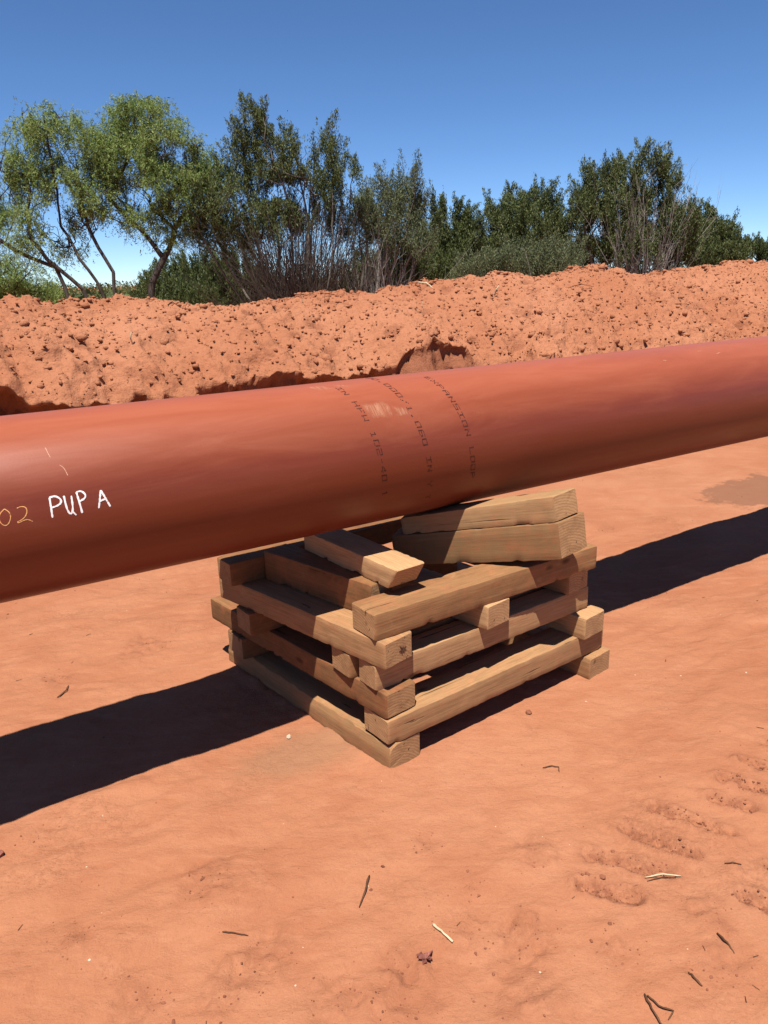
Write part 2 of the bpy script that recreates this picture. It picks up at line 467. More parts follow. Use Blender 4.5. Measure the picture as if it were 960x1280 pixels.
def axis_lines(lo, hi, step, far_lo, far_hi, growth):
    mid = list(np.arange(lo, hi, step))
    out, s, c = [], step, mid[-1]
    while c < far_hi:
        s *= growth; c += s; out.append(c)
    neg, s, c = [], step, mid[0]
    while c > far_lo:
        s *= growth; c -= s; neg.append(c)
    return np.array(neg[::-1] + mid + out)

def make_ground():
    xs = axis_lines(-1.9, 2.6, 0.0105, -5000, 5000, 1.10)
    ys = axis_lines(1.15, 4.4, 0.0105, -3000, 7000, 1.10)
    X, Y = np.meshgrid(xs, ys)
    x, y = X.ravel(), Y.ravel()
    z, crumb_or_shade = ground_fields(x, y)
    V = np.stack([x, y, z], 1)
    nx, ny = len(xs), len(ys)
    i = (np.arange(ny - 1)[:, None] * nx + np.arange(nx - 1)[None, :]).ravel()
    F = np.stack([i, i + 1, i + nx + 1, i + nx], 1)
    me = mesh_np('ground', V, F, M['sand'], True)
    at_ = me.attributes.new('crumb_or_shade', 'FLOAT', 'POINT')
    at_.data.foreach_set('value', crumb_or_shade.astype(np.float32))
    o = obj('ground', me)
    tag(o, 'smooth red sandy ground of the pipeline clearing', kind='structure')
make_ground()
def gz(x, y):
    return float(ground_fields(np.array([float(x)]), np.array([float(y)]))[0][0])

# ------------------------------------------------------------------ spoil berm behind the pipe
CREST = [(-40, 1.5), (-4, 1.5), (1.14, 1.518), (1.63, 1.508), (2.24, 1.512), (2.88, 1.461), (3.53, 1.379), (4.23, 1.401), (5.05, 1.473),
         (5.68, 1.453), (6.34, 1.563), (7.2, 1.631), (7.96, 1.649), (8.45, 1.567), (8.95, 1.628), (9.48, 1.705), (10.02, 1.721),
         (10.6, 1.646), (11.42, 1.577), (12.28, 1.657), (13.18, 1.741), (15.21, 1.759), (18, 1.7), (30, 1.75), (90, 1.7)]
LIP = [(-40, .8), (-2, .8), (0.73, 0.857), (0.96, 0.768), (1.34, 0.743), (1.61, 0.75), (1.68, 0.69), (2.07, 0.705), (2.33, 0.664), (3.06, 0.762),
       (3.2, 0.828), (3.5, 0.763), (3.68, 0.74), (4.45, 0.724), (4.55, 0.775), (4.8, 0.88), (5.08, 1.0), (5.3, 0.97), (5.47, 0.90), (5.65, 0.68),
       (6.25, 0.62), (11.44, 0.56), (90, 0.55)]
def cells(x, y, z, scale, seed):
    """distance to the nearest jittered cell centre, 0 to about 1"""
    x, y, z = x * scale, y * scale, z * scale
    x0, y0, z0 = np.floor(x), np.floor(y), np.floor(z)
    best = np.full(x.shape, 9.0)
    for i in (-1, 0, 1):
        for j in (-1, 0, 1):
            for k in (-1, 0, 1):
                cx, cy, cz = x0 + i, y0 + j, z0 + k
                dx = cx + 0.5 + 0.45 * _hash(cx, cy, cz, seed) - x
                dy = cy + 0.5 + 0.45 * _hash(cx, cy, cz, seed + 1) - y
                dz = cz + 0.5 + 0.45 * _hash(cx, cy, cz, seed + 2) - z
                best = np.minimum(best, dx * dx + dy * dy + dz * dz)
    return np.sqrt(best)

def make_berm():
    A = np.concatenate([np.arange(-30, -1, 0.6), np.arange(-1, 0.3, 0.12), np.arange(0.3, 17.0, 0.024), np.arange(17, 24, 0.15), np.arange(24, 80, 0.9)])
    crest = np.interp(A, *zip(*CREST)); lip = np.interp(A, *zip(*LIP))
    pc = 9.5 + 0.25 * fbm(A * 0.35, A * 0 + 3, oct=3, seed=51)
    pl = 7.0 + 0.07 * fbm(A * 2.3, A * 0 + 7, oct=5, seed=61, gain=0.62)
    hole = sstep(4.35, 4.6, A) * (1 - sstep(5.45, 5.75, A))
    setb = (0.40 - 0.16 * sstep(1.7, 2.4, A)) * (1 - sstep(5.45, 5.75, A)) * (0.75 + 0.5 * vnoise(A * 2.1, A * 0, seed=63))
    setb = setb * (1 - 0.25 * hole)
    setb = np.where(np.abs(A - 2.0) < 0.07, 0.03, setb)                       # a bridge of soil across the undercut
    smooth = sstep(5.45, 6.0, A)
    rows, cr = [], []
    lip = lip - 0.005 + 0.03 * fbm(A * 4, A * 0 + 1, oct=3, seed=65) + 0.022 * fbm(A * 15, A * 0 + 2, oct=2, seed=67)
    for s in np.linspace(0, 1, 16):                                           # toe and undercut wall
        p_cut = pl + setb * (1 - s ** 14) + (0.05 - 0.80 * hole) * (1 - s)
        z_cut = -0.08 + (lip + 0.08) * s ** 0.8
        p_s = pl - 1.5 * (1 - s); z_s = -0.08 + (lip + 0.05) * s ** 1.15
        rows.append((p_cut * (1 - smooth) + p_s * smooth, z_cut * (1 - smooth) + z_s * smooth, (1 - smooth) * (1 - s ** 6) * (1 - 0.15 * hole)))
    ns = 120
    for s in np.linspace(0.008, 1, ns):                                       # the slope up to the crest
        prof = s ** 0.86
        rows.append((pl + (pc - pl) * s, lip + (crest - lip) * np.sin(prof * math.pi / 2) ** 0.95, A * 0))
    for s in np.linspace(0.03, 1, 24):                                        # the far side
        rows.append((pc + 3.0 * s, (crest) * (1 - s) ** 1.1 * (1 - 0.1 * s) - 0.08 * s, A * 0))
    Pm = np.array([r[0] for r in rows]); Zm = np.array([r[1] for r in rows]); Cm = np.array([r[2] for r in rows])
    Am = np.broadcast_to(A, Pm.shape)
    a, p, z, c = Am.ravel(), Pm.ravel(), Zm.ravel(), Cm.ravel()
    amp = sstep(-0.05, 0.25, z)
    n1 = fbm(a * 1.6, p * 1.6, z * 1.6, oct=3, seed=71)
    n2 = fbm(a * 6, p * 6, z * 6, oct=4, seed=81, gain=0.6)
    n3 = np.abs(fbm(a * 13, p * 13, z * 13, oct=2, seed=91))
    n4 = fbm(a * 24, p * 24, z * 24, oct=2, seed=95)
    wx = a + 0.05 * n2; wp = p + 0.05 * n1
    c1 = 0.55 - cells(wx, wp, z, 4.2, 201); c2 = 0.55 - cells(wx, wp, z, 10.5, 211)
    patch = sstep(-0.1, 0.6, fbm(a * 1.1, p * 1.3, oct=3, seed=221))            # some stretches cloddy, some smoother
    dz = amp * (0.050 * n1 + 0.030 * n2 - 0.020 * n3 + 0.014 * n4 + (0.04 + 0.09 * patch) * c1 + (0.004 + 0.058 * patch) * c2)
    pits = np.zeros_like(z)
    prng = np.random.default_rng(5)
    for k_ in range(80):                                                      # hollows and small slips
        ca, sp = prng.uniform(0.6, 15.5), prng.uniform(0.12, 0.97)
        cp = 7.0 + 2.5 * sp; r = prng.uniform(0.05, 0.16)
        dd = np.hypot((a - ca) / (1.5 * r), (p - cp) / r) + 0.4 * n2
        g = 1 - sstep(0.2, 1.0, dd)
        g = g * (z > 0.5)
        pits = np.maximum(pits, g)
    dz -= 0.035 * pits
    dp = amp * (0.03 * fbm(a * 5, p * 5, z * 9, oct=3, seed=101) + c * 0.10 * fbm(a * 4.5, p * 4.5, z * 7, oct=4, seed=103, gain=0.6))
    z = z + dz; p = p + dp
    V = a[:, None] * D + p[:, None] * NP + z[:, None] * UP
    nr, nc = Pm.shape
    i = (np.arange(nr - 1)[:, None] * nc + np.arange(nc - 1)[None, :]).ravel()
    F = np.stack([i, i + 1, i + nc + 1, i + nc], 1)
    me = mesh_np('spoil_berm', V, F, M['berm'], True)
    at_ = me.attributes.new('crumb_or_shade', 'FLOAT', 'POINT')
    at_.data.foreach_set('value', np.clip(np.maximum(c, pits * 0.5), 0, 1).astype(np.float32))  # on the heap this mask holds painted shade for undercut wall and pits
    o = obj('spoil_berm', me)
    tag(o, 'long heap of loose red spoil behind the pipe', kind='structure')
    return V.reshape(nr, nc, 3), A
BERM, BERM_A = make_berm()

def berm_point(a, s):
    """point of the near slope: a along the pipe, s from 0 (lip) to 1 (crest)"""
    c = int(np.argmin(np.abs(BERM_A - a))); r = 16 + int(round(s * 119))
    return BERM[r, c]

# lumps: low icosahedra pushed about
ICO_V = np.array([(0, 1, 1.618), (0, -1, 1.618), (0, 1, -1.618), (0, -1, -1.618), (1, 1.618, 0), (-1, 1.618, 0), (1, -1.618, 0), (-1, -1.618, 0),
                  (1.618, 0, 1), (-1.618, 0, 1), (1.618, 0, -1), (-1.618, 0, -1)]) / 1.902
ICO_F = np.array([(0, 1, 8), (0, 9, 1), (0, 4, 5), (0, 8, 4), (0, 5, 9), (1, 6, 8), (1, 7, 6), (1, 9, 7), (2, 3, 11), (2, 10, 3), (2, 4, 10), (2, 5, 4), (2, 11, 5),
                  (3, 6, 7), (3, 10, 6), (3, 7, 11), (4, 8, 10), (6, 10, 8), (5, 11, 9), (7, 9, 11)])
def lumps(P, S, squash=0.7, jitter=0.28, r=rng):
    n = len(P)
    V = ICO_V[None] * (1 + r.uniform(-jitter, jitter, (n, 12, 1))) * np.asarray(S)[:, None, None]
    V = V * r.uniform(0.7, 1.3, (n, 1, 3)); V[:, :, 2] *= squash
    an = r.uniform(0, 6.28, n); c, s = np.cos(an)[:, None], np.sin(an)[:, None]
    x, y = V[:, :, 0] * c - V[:, :, 1] * s, V[:, :, 0] * s + V[:, :, 1] * c
    V = np.stack([x, y, V[:, :, 2]], 2) + np.asarray(P)[:, None, :]
    F = ICO_F[None] + (np.arange(n) * 12)[:, None, None]
    return V.reshape(-1, 3), F.reshape(-1, 3)

def scatter_berm():
    r = np.random.default_rng(17)
    P, S = [], []
    for k in range(15000):
        a = r.uniform(0.4, 16.5); s = r.uniform(0, 1)
        if k % 3 == 0: s = 1 - abs(r.normal(0, 0.05))
        size = min(0.075, 0.006 + r.exponential(0.0085))
        q = berm_point(a, max(0, min(1, s))) + np.array([r.normal(0, 0.02), r.normal(0, 0.02), size * -0.15])
        P.append(q); S.append(size)
    V, F = lumps(np.array(P), np.array(S), 0.75, 0.3, r)
    o = obj('soil_clods', mesh_np('soil_clods', V, F, M['berm'], True))
    tag(o, 'loose red soil clods strewn over the spoil heap', 'soil clods', kind='stuff')
    # fallen clods inside the undercut and at the toe of the heap
    P, S = [], []
    for k in range(900):
        a = r.uniform(-1, 16); p = 7.05 - abs(r.normal(0, 0.35)) + 0.15
        P.append(pa(a, p, 0.005)); S.append(min(0.05, 0.006 + r.exponential(0.009)))
    V, F = lumps(np.array(P), np.array(S), 0.75, 0.3, r)
    o = obj('fallen_clods', mesh_np('fallen_clods', V, F, M['berm'], True))
    tag(o, 'crumbled soil fallen along the toe of the spoil heap', 'soil clods', kind='stuff')
scatter_berm()

# ------------------------------------------------------------------ trees
def tubes(P0, P1, R0, R1, sides=5):
    """open frustums between point pairs"""
    P0, P1 = np.asarray(P0, float), np.asarray(P1, float)
    d = P1 - P0; L = np.linalg.norm(d, axis=1, keepdims=True); d = d / np.maximum(L, 1e-6)
    ref = np.where(np.abs(d[:, 2:3]) > 0.9, np.array([[1.0, 0, 0]]), np.array([[0, 0, 1.0]]))
    u = np.cross(d, ref); u /= np.linalg.norm(u, axis=1, keepdims=True); v = np.cross(d, u)
    an = np.arange(sides) / sides * 2 * math.pi
    ring = np.cos(an)[None, :, None] * u[:, None] + np.sin(an)[None, :, None] * v[:, None]
    A = P0[:, None] + ring * np.asarray(R0)[:, None, None]; B = P1[:, None] + ring * np.asarray(R1)[:, None, None]
    V = np.concatenate([A, B], 1); n = len(P0)
    j = np.arange(sides); k = (j + 1) % sides
    F = np.stack([j, k, k + sides, j + sides], 1)[None] + (np.arange(n) * 2 * sides)[:, None, None]
    return V.reshape(-1, 3), F.reshape(-1, 4)

def leaves(C, DIR, L, W, r):
    """one pointed leaf (a rhombus bent out of plane) for each centre"""
    n = len(C)
    DIR = DIR / np.linalg.norm(DIR, axis=1, keepdims=True)
    q = r.normal(size=(n, 3)); side = np.cross(DIR, q); side /= np.linalg.norm(side, axis=1, keepdims=True)
    L = np.asarray(L)[:, None]; W = np.asarray(W)[:, None]
    V = np.stack([C - DIR * L / 2, C + side * W / 2, C + DIR * L / 2, C - side * W / 2], 1)
    F = np.arange(4)[None] + (np.arange(n) * 4)[:, None]
    return V.reshape(-1, 3), F

class Skeleton:
    def __init__(self, pts):
        self.P = [np.array(p, float) for p in pts]
        self.par = [-1] + list(range(len(pts) - 1))
    def grow(self, target, r, wob=0.10, arch=0.0, step=0.2, steep=1.2, low=0.0):
        """add a branch from the best placed node to target"""
        P = np.array(self.P)
        dv = target - P
        d = np.linalg.norm(dv, axis=1)
        hz = np.hypot(dv[:, 0], dv[:, 1])
        cost = d + steep * np.maximum(0, hz - dv[:, 2]) + low * P[:, 2]
        cost[0:2] += 0.3
        i = int(np.argmin(cost))
        a = self.P[i]; L = d[i]
        m = max(2, int(L / step))
        mid = (a + target) / 2 + np.array([0, 0, arch * L]) + r.normal(0, wob * L * 0.5, 3)
        prev = i; ph = r.uniform(0, 6.28, 2)
        for k in range(1, m + 1):
            t = k / m
            q = (1 - t) ** 2 * a + 2 * t * (1 - t) * mid + t * t * target
            if k < m: q = q + np.array([math.sin(t * 9 + ph[0]), math.sin(t * 8 + ph[1]), 0]) * 0.018 * min(1, L) + r.normal(0, 0.010, 3)
            self.P.append(q); self.par.append(prev); prev = len(self.P) - 1
        return prev
    def build(self, rtip, power=0.5, rmax=1.0):
        n = len(self.P); w = np.zeros(n)
        has = np.zeros(n, bool)
        for i in range(1, n): has[self.par[i]] = True
        w[~has] = 1
        for i in range(n - 1, 0, -1): w[self.par[i]] += w[i]
        rad = np.minimum(rmax, rtip * np.maximum(w, 1) ** power)
        idx = np.arange(1, n); par = np.array(self.par)[1:]
        P = np.array(self.P)
        r0 = np.minimum(rad[par], rad[idx] * 1.35)
        return P[par], P[idx], r0, rad[idx]

def make_tree(name, label, cat, base, Y, blobs, kind, leafmat, barkmat, tips, per_tip, seed, stems=1, rtip=0.006, trunk_h=0.5, group=None,
              spread=1.0, leafL=(0.06, 0.11), leafW=(0.018, 0.034), dead=0, deadmat=None, dead_h=1.6, dead_w=1.4, depth=0.8, base_w=0.25, steep=1.2, arch=0.0, thin=0.0):
    r = np.random.default_rng(seed)
    b = at(base, 380, Y); b[2] = 0.0
    E = []
    for (px, py, rx, ry) in blobs:
        c = at(px, py, Y); s = Y / FPX * 1.02
        c = c + np.array([0, r.uniform(-0.6, 0.6) * max(0.5, depth * rx * s), 0])
        E.append((c, np.array([rx * s, max(rx, 0.5 * ry) * s * depth, ry * s])))
    order = sorted(range(len(E)), key=lambda i: E[i][0][0])
    parts = [list(q) for q in np.array_split(np.array(order), stems)] if stems > 1 else [order]
    SK, own = [], {}
    for k, q in enumerate(parts):
        if not len(q): continue
        cx = np.mean([E[i][0][0] for i in q]); cy = np.mean([E[i][0][1] for i in q])
        f = (k - (len(parts) - 1) / 2) / max(1, len(parts) - 1)
        off = np.array([f * base_w * 2, r.normal(0, base_w * 0.4), -0.08]) if stems > 1 else np.array([0, 0, -0.08])
        hz = np.array([cx - b[0] - off[0], cy - b[1] - off[1], 0])
        top = min(E[i][0][2] for i in q)
        th = trunk_h * r.uniform(0.8, 1.15)
        ln = hz * 0.45 * th / max(th, top) if stems > 1 else np.array([0.10 * th, 0, 0])
        pts = [b + off + ln * t ** 1.2 + np.array([r.normal(0, .012), r.normal(0, .012), (th + 0.08) * t]) for t in np.linspace(0, 1, 7)]
        SK.append(Skeleton(pts))
        for i in sorted(q, key=lambda i: np.linalg.norm(E[i][0] - pts[-1])):
            own[i] = len(SK) - 1
            SK[-1].grow(E[i][0], r, 0.14, arch, 0.22, steep, 0.12)
    vol = np.array([np.prod(e[1]) ** 0.72 for e in E]); vol = vol / vol.sum()
    T, TD = [], []
    for i, (c, rad) in enumerate(E):
        n = max(3, int(tips * vol[i]))
        u = r.normal(size=(n, 3)); u /= np.linalg.norm(u, axis=1, keepdims=True)
        q = c + u * (r.uniform(0.1, 1.12, (n, 1)) ** 0.45) * rad * r.uniform(0.85, 1.15, (n, 1))
        q = q[np.argsort(q[:, 2])]
        sk = SK[own[i]]
        for t in q:
            if t[2] < 0.15: continue
            j = sk.grow(t, r, 0.14, arch * 0.6, 0.15, 0.7 * steep, 0.0)
            p = sk.P[sk.par[j]]
            dv = t - p; dv = dv / (np.linalg.norm(dv) + 1e-6)
            T.append(t); TD.append(dv)
            if r.random() < 0.6: T.append(p); TD.append(dv)
    root = tag(obj(name, None, loc=tuple(b)), label, cat, group)
    for s in SK:
        VV, FF, o_ = [], [], 0
        P0, P1, R0, R1 = s.build(rtip, 0.47, 0.16)
        big = R1 > 0.022
        for sel, sd in ((big, 7), (~big, 4)):
            if sel.any():
                V, F = tubes(P0[sel], P1[sel], R0[sel], R1[sel], sd); VV.append(V); FF.append(F + o_); o_ += len(V)
        nm = 'trunk' if stems == 1 else 'stem'
        obj(nm, mesh_np(nm, np.concatenate(VV) - b, np.concatenate(FF), barkmat, True), root)
    T, TD = np.array(T), np.array(TD)
    n = len(T) * per_tip
    idx = np.repeat(np.arange(len(T)), per_tip)
    if kind == 'mesquite':
        ns = 5                                                     # drooping feathery strands from every twig end
        sid = idx * ns + r.integers(0, ns, n)
        m = len(T) * ns
        so = r.normal(size=(m, 3)) * np.array([0.09, 0.09, 0.06]) * spread
        sd = np.stack([r.normal(0, 0.55, m), r.normal(0, 0.55, m), -np.abs(r.normal(0.75, 0.4, m)) + 0.15], 1)
        sd /= np.linalg.norm(sd, axis=1, keepdims=True)
        sl = r.uniform(0.16, 0.46, m) * spread
        t = r.uniform(0, 1, n)
        C = T[idx] + so[sid] + sd[sid] * (sl[sid] * t)[:, None] + np.array([0, 0, -0.10]) * (t ** 2)[:, None] + r.normal(0, 0.020, (n, 3))
        d = sd[sid] + r.normal(0, 0.55, (n, 3))
    else:
        ax = TD[idx] * 0.45 + np.array([0, 0, 0.75]) + r.normal(0, 0.15, (len(T), 3))[idx]
        ax /= np.linalg.norm(ax, axis=1, keepdims=True)
        t = r.uniform(-0.45, 1, n)
        wide = (0.050 * (1 - 0.8 * np.maximum(t, 0)) + 0.010)[:, None] * spread
        C = T[idx] + ax * (t * 0.36 * spread * r.uniform(0.6, 1.3, len(T))[idx])[:, None] + r.normal(size=(n, 3)) * wide
        d = ax + r.normal(0, 0.5, (n, 3))
    # thin the foliage with a clump field so that gaps stay open
    keep = fbm(C[:, 0] * 1.5, C[:, 1] * 1.5, C[:, 2] * 1.5, oct=2, seed=seed) > -0.75 + thin + 0.3 * r.random(n)
    keep &= C[:, 2] > 0.05
    C, d = C[keep], d[keep]; n = len(C)
    V, F = leaves(C, d, r.uniform(*leafL, n), r.uniform(*leafW, n), r)
    obj('crown', mesh_np('crown', V - b, F, leafmat, False), root)
    if dead:
        P0, P1, R0, R1 = [], [], [], []
        for k in range(dead):
            p = b + np.array([r.normal(0, 0.18 * dead_w), r.normal(0, 0.25), 0.0])
            dirn = np.array([r.normal(0, 0.42) * dead_w, r.normal(0, 0.35), 1.0]); dirn /= np.linalg.norm(dirn)
            Lt = dead_h * r.uniform(0.5, 1.2); rad = r.uniform(0.008, 0.017)
            m = 7
            for i in range(m):
                q = p + dirn * Lt / m + r.normal(0, 0.02, 3)
                P0.append(p); P1.append(q); R0.append(rad); R1.append(rad * 0.84); rad *= 0.84
                if i > 1:
                    for e in range(2):
                        tw = q + (dirn + r.normal(0, 0.45, 3)) * r.uniform(0.12, 0.4)
                        P0.append(q); P1.append(tw); R0.append(rad * 0.7); R1.append(rad * 0.3)
                p = q; dirn = dirn + r.normal(0, 0.10, 3) + np.array([0, 0, 0.05]); dirn /= np.linalg.norm(dirn)
        V, F = tubes(P0, P1, np.array(R0), np.array(R1), 3)
        o = obj('bare_twigs', mesh_np('bare_twigs', V - b, F, deadmat or M['dead'], False), root)
        o['kind'] = 'stuff'
    return root

GT = 'trees and bushes beyond the spoil heap'
make_tree('mesquite_tree', 'tall airy light green mesquite with forked dark trunk at far left', 'tree', 182, 16.5,
          [(165, 148, 36, 28), (205, 170, 40, 34), (242, 200, 30, 36), (158, 200, 46, 40), (212, 220, 42, 36), (128, 178, 28, 38), (240, 255, 22, 24), (178, 128, 26, 12),
           (185, 258, 34, 26), (140, 250, 32, 30), (215, 285, 26, 16), (268, 225, 16, 26)],
          'mesquite', M['mesquite'], M['bark_dark'], 482, 132, 101, stems=1, rtip=0.0052, trunk_h=1.75, group=GT, leafL=(0.035, 0.084), leafW=(0.0087, 0.0186), steep=0.9, arch=0.06, thin=0.36)
make_tree('mesquite_tree', 'leaning light green mesquite with several thin stems, reaching the left edge of the picture', 'tree', 135, 16.0,
          [(60, 148, 28, 20), (22, 190, 30, 36), (88, 190, 36, 46), (40, 235, 36, 40), (98, 245, 34, 38), (2, 232, 24, 40), (70, 282, 34, 24), (-30, 215, 30, 45), (35, 150, 12, 14), (-25, 275, 30, 30), (45, 300, 22, 14)],
          'mesquite', M['mesquite'], M['bark_dark'], 459, 129, 102, stems=4, rtip=0.0055, trunk_h=1.9, group=GT, leafL=(0.035, 0.084), leafW=(0.0087, 0.0186), steep=0.8, arch=0.06, base_w=0.35, thin=0.36)
make_tree('mesquite_bush', 'low bright green bush at the left edge under the leaning mesquite', 'bush', 20, 19.0,
          [(18, 332, 32, 24), (-10, 340, 26, 28), (48, 362, 24, 14), (20, 365, 50, 20), (-40, 350, 30, 30)],
          'mesquite', M['mesquite'], M['bark_dark'], 229, 135, 103, stems=3, rtip=0.006, trunk_h=0.3, group=GT, leafL=(0.042, 0.084), leafW=(0.0099, 0.0198))
make_tree('juniper_bush', 'rounded dark green bush between the mesquite trunk and the fanned shrub', 'bush', 245, 22.0,
          [(212, 352, 34, 24), (255, 345, 40, 27), (298, 348, 34, 34), (245, 372, 70, 24), (325, 360, 34, 30), (190, 372, 25, 16)],
          'juniper', M['scrub'], M['bark_dark'], 482, 144, 104, stems=4, rtip=0.007, trunk_h=0.3, group=GT, leafL=(0.056, 0.105), leafW=(0.0139, 0.0232))
make_tree('juniper_shrub', 'tallest dark shrub, bare brown stems fanning up to olive tufts', 'shrub', 378, 16.5,
          [(312, 158, 24, 26), (300, 200, 30, 32), (340, 188, 20, 34), (254, 222, 20, 26), (266, 250, 30, 30), (292, 258, 34, 28), (394, 185, 9, 28), (416, 200, 10, 34),
           (362, 170, 7, 18), (427, 236, 12, 30), (388, 225, 24, 30), (332, 238, 36, 26), (443, 215, 3, 8), (360, 248, 26, 22), (245, 278, 20, 20), (405, 250, 22, 22), (372, 205, 30, 24), (345, 278, 40, 20), (300, 292, 34, 18), (424, 278, 20, 20), (270, 300, 26, 16), (385, 275, 26, 16)],
          'juniper', M['juniper'], M['bark_grey'], 459, 151, 105, stems=15, rtip=0.0058, trunk_h=0.7, group=GT, leafL=(0.040, 0.081), leafW=(0.0102, 0.0195),
          dead=650, deadmat=M['darktwig'], dead_h=2.7, dead_w=0.95, base_w=0.65, steep=1.3, spread=0.95, thin=0.18)
make_tree('juniper_shrub', 'sparse grey green shrub with pale bare stems right of the tallest shrub', 'shrub', 470, 17.0,
          [(502, 238, 16, 26), (520, 222, 6, 14), (476, 260, 20, 30), (508, 272, 20, 26), (455, 248, 8, 14), (488, 295, 28, 20), (450, 290, 18, 20), (462, 268, 16, 20), (525, 262, 12, 22), (520, 300, 22, 20), (440, 268, 10, 16)],
          'juniper', M['greygreen'], M['bark_grey'], 270, 118, 106, stems=7, rtip=0.0058, trunk_h=0.6, group=GT, leafL=(0.037, 0.072), leafW=(0.0093, 0.0167),
          dead=120, deadmat=M['dead'], dead_h=2.3, dead_w=0.7, base_w=0.4, steep=2.0)
make_tree('juniper_tree', 'small dark green juniper with two pointed tops near the middle of the row', 'tree', 568, 20.0,
          [(578, 278, 12, 22), (548, 270, 8, 22), (590, 298, 14, 22), (545, 308, 20, 26), (572, 322, 34, 26), (535, 335, 20, 20)],
          'juniper', M['juniper'], M['bark_dark'], 299, 154, 107, stems=3, rtip=0.006, trunk_h=0.5, group=GT, leafL=(0.048, 0.089), leafW=(0.0130, 0.0224))
make_tree('juniper_tree', 'broad deep green juniper left of the big twiggy one', 'tree', 655, 21.0,
          [(640, 270, 22, 26), (666, 255, 18, 18), (690, 254, 12, 16), (618, 266, 12, 14), (655, 302, 50, 32), (690, 295, 20, 30), (625, 318, 30, 26), (660, 330, 50, 22)],
          'juniper', M['juniper'], M['bark_dark'], 482, 154, 108, stems=3, rtip=0.0065, trunk_h=0.5, group=GT, leafL=(0.048, 0.089), leafW=(0.0130, 0.0224))
make_tree('juniper_tree', 'biggest juniper right of centre with grey dead twigs in its middle', 'tree', 788, 20.0,
          [(742, 242, 24, 28), (768, 228, 16, 24), (784, 206, 7, 12), (802, 220, 12, 26), (836, 226, 16, 24), (820, 210, 14, 9), (728, 276, 25, 30), (762, 282, 38, 35),
           (830, 280, 40, 36), (854, 290, 16, 25), (740, 318, 30, 20), (848, 312, 30, 20), (798, 255, 20, 18), (785, 322, 34, 22)],
          'juniper', M['juniper'], M['bark_grey'], 598, 151, 109, stems=7, rtip=0.0065, trunk_h=0.5, group=GT, leafL=(0.048, 0.089), leafW=(0.0130, 0.0224),
          dead=260, deadmat=M['dead'], dead_h=3.3, dead_w=0.8, steep=1.6, base_w=0.5)
make_tree('juniper_tree', 'small juniper standing right of the biggest one, sloping down to the right', 'tree', 886, 24.0,
          [(884, 280, 16, 16), (905, 296, 17, 16), (868, 300, 24, 22), (915, 308, 8, 15), (890, 320, 36, 16)],
          'juniper', M['juniper'], M['bark_dark'], 299, 144, 110, stems=3, rtip=0.007, trunk_h=0.5, group=GT, leafL=(0.056, 0.097), leafW=(0.0139, 0.0232))
make_tree('juniper_bush', 'low dark bush at the right edge of the row of junipers', 'bush', 950, 32.0,
          [(935, 316, 16, 13), (955, 317, 20, 14), (985, 315, 24, 16), (1020, 318, 30, 18)],
          'juniper', M['scrub'], M['bark_dark'], 276, 134, 111, stems=3, rtip=0.008, trunk_h=0.5, group=GT, leafL=(0.072, 0.121), leafW=(0.0163, 0.0279))
make_tree('green_bush', 'low green bush under the grey green shrub at mid row', 'bush', 505, 18.5,
          [(500, 340, 44, 26), (455, 348, 30, 22), (540, 342, 30, 26)],
          'juniper', M['scrub'], M['bark_dark'], 276, 134, 112, stems=3, rtip=0.006, trunk_h=0.3, group=GT, leafL=(0.048, 0.089), leafW=(0.0116, 0.0195), dead=25, dead_h=1.9, dead_w=1.5)
make_tree('green_bush', 'low olive bush with bare grey twigs in front of the broad juniper', 'bush', 660, 17.5,
          [(640, 334, 36, 16), (690, 330, 40, 18), (600, 342, 30, 16)],
          'juniper', M['greygreen'], M['bark_dark'], 195, 116, 113, stems=3, rtip=0.006, trunk_h=0.3, group=GT, leafL=(0.040, 0.081), leafW=(0.0093, 0.0167), dead=26, dead_h=1.9, dead_w=2.6)

def far_scrub():
    r = np.random.default_rng(23)
    P0, C = [], []
    for k in range(1500):
        Y = 24 + 170 * r.uniform(0, 1) ** 1.7; px = r.uniform(-160, 1140)
        b = at(px, 380, Y); b[2] = 0
        h = r.uniform(0.6, 1.15) * (1 + Y / 90) if px < 330 else r.uniform(0.7, 2.0)
        m = 46
        u = r.normal(size=(m, 3)); u /= np.linalg.norm(u, axis=1, keepdims=True)
        q = b + np.array([0, 0, h * 0.5]) + u * r.uniform(0.3, 1, (m, 1)) ** 0.5 * np.array([h * 1.3, h * 1.0, h * 0.5])
        C.append(q)
    C = np.concatenate(C); n = len(C)
    V, F = leaves(C, r.normal(size=(n, 3)) + [0, 0, 0.6], r.uniform(0.25, 0.5, n), r.uniform(0.12, 0.22, n), r)
    o = obj('far_scrub', mesh_np('far_scrub', V, F, M['scrub'], False))
    tag(o, 'low green scrub on the plain far behind the trees', 'scrub', kind='stuff')
far_scrub()

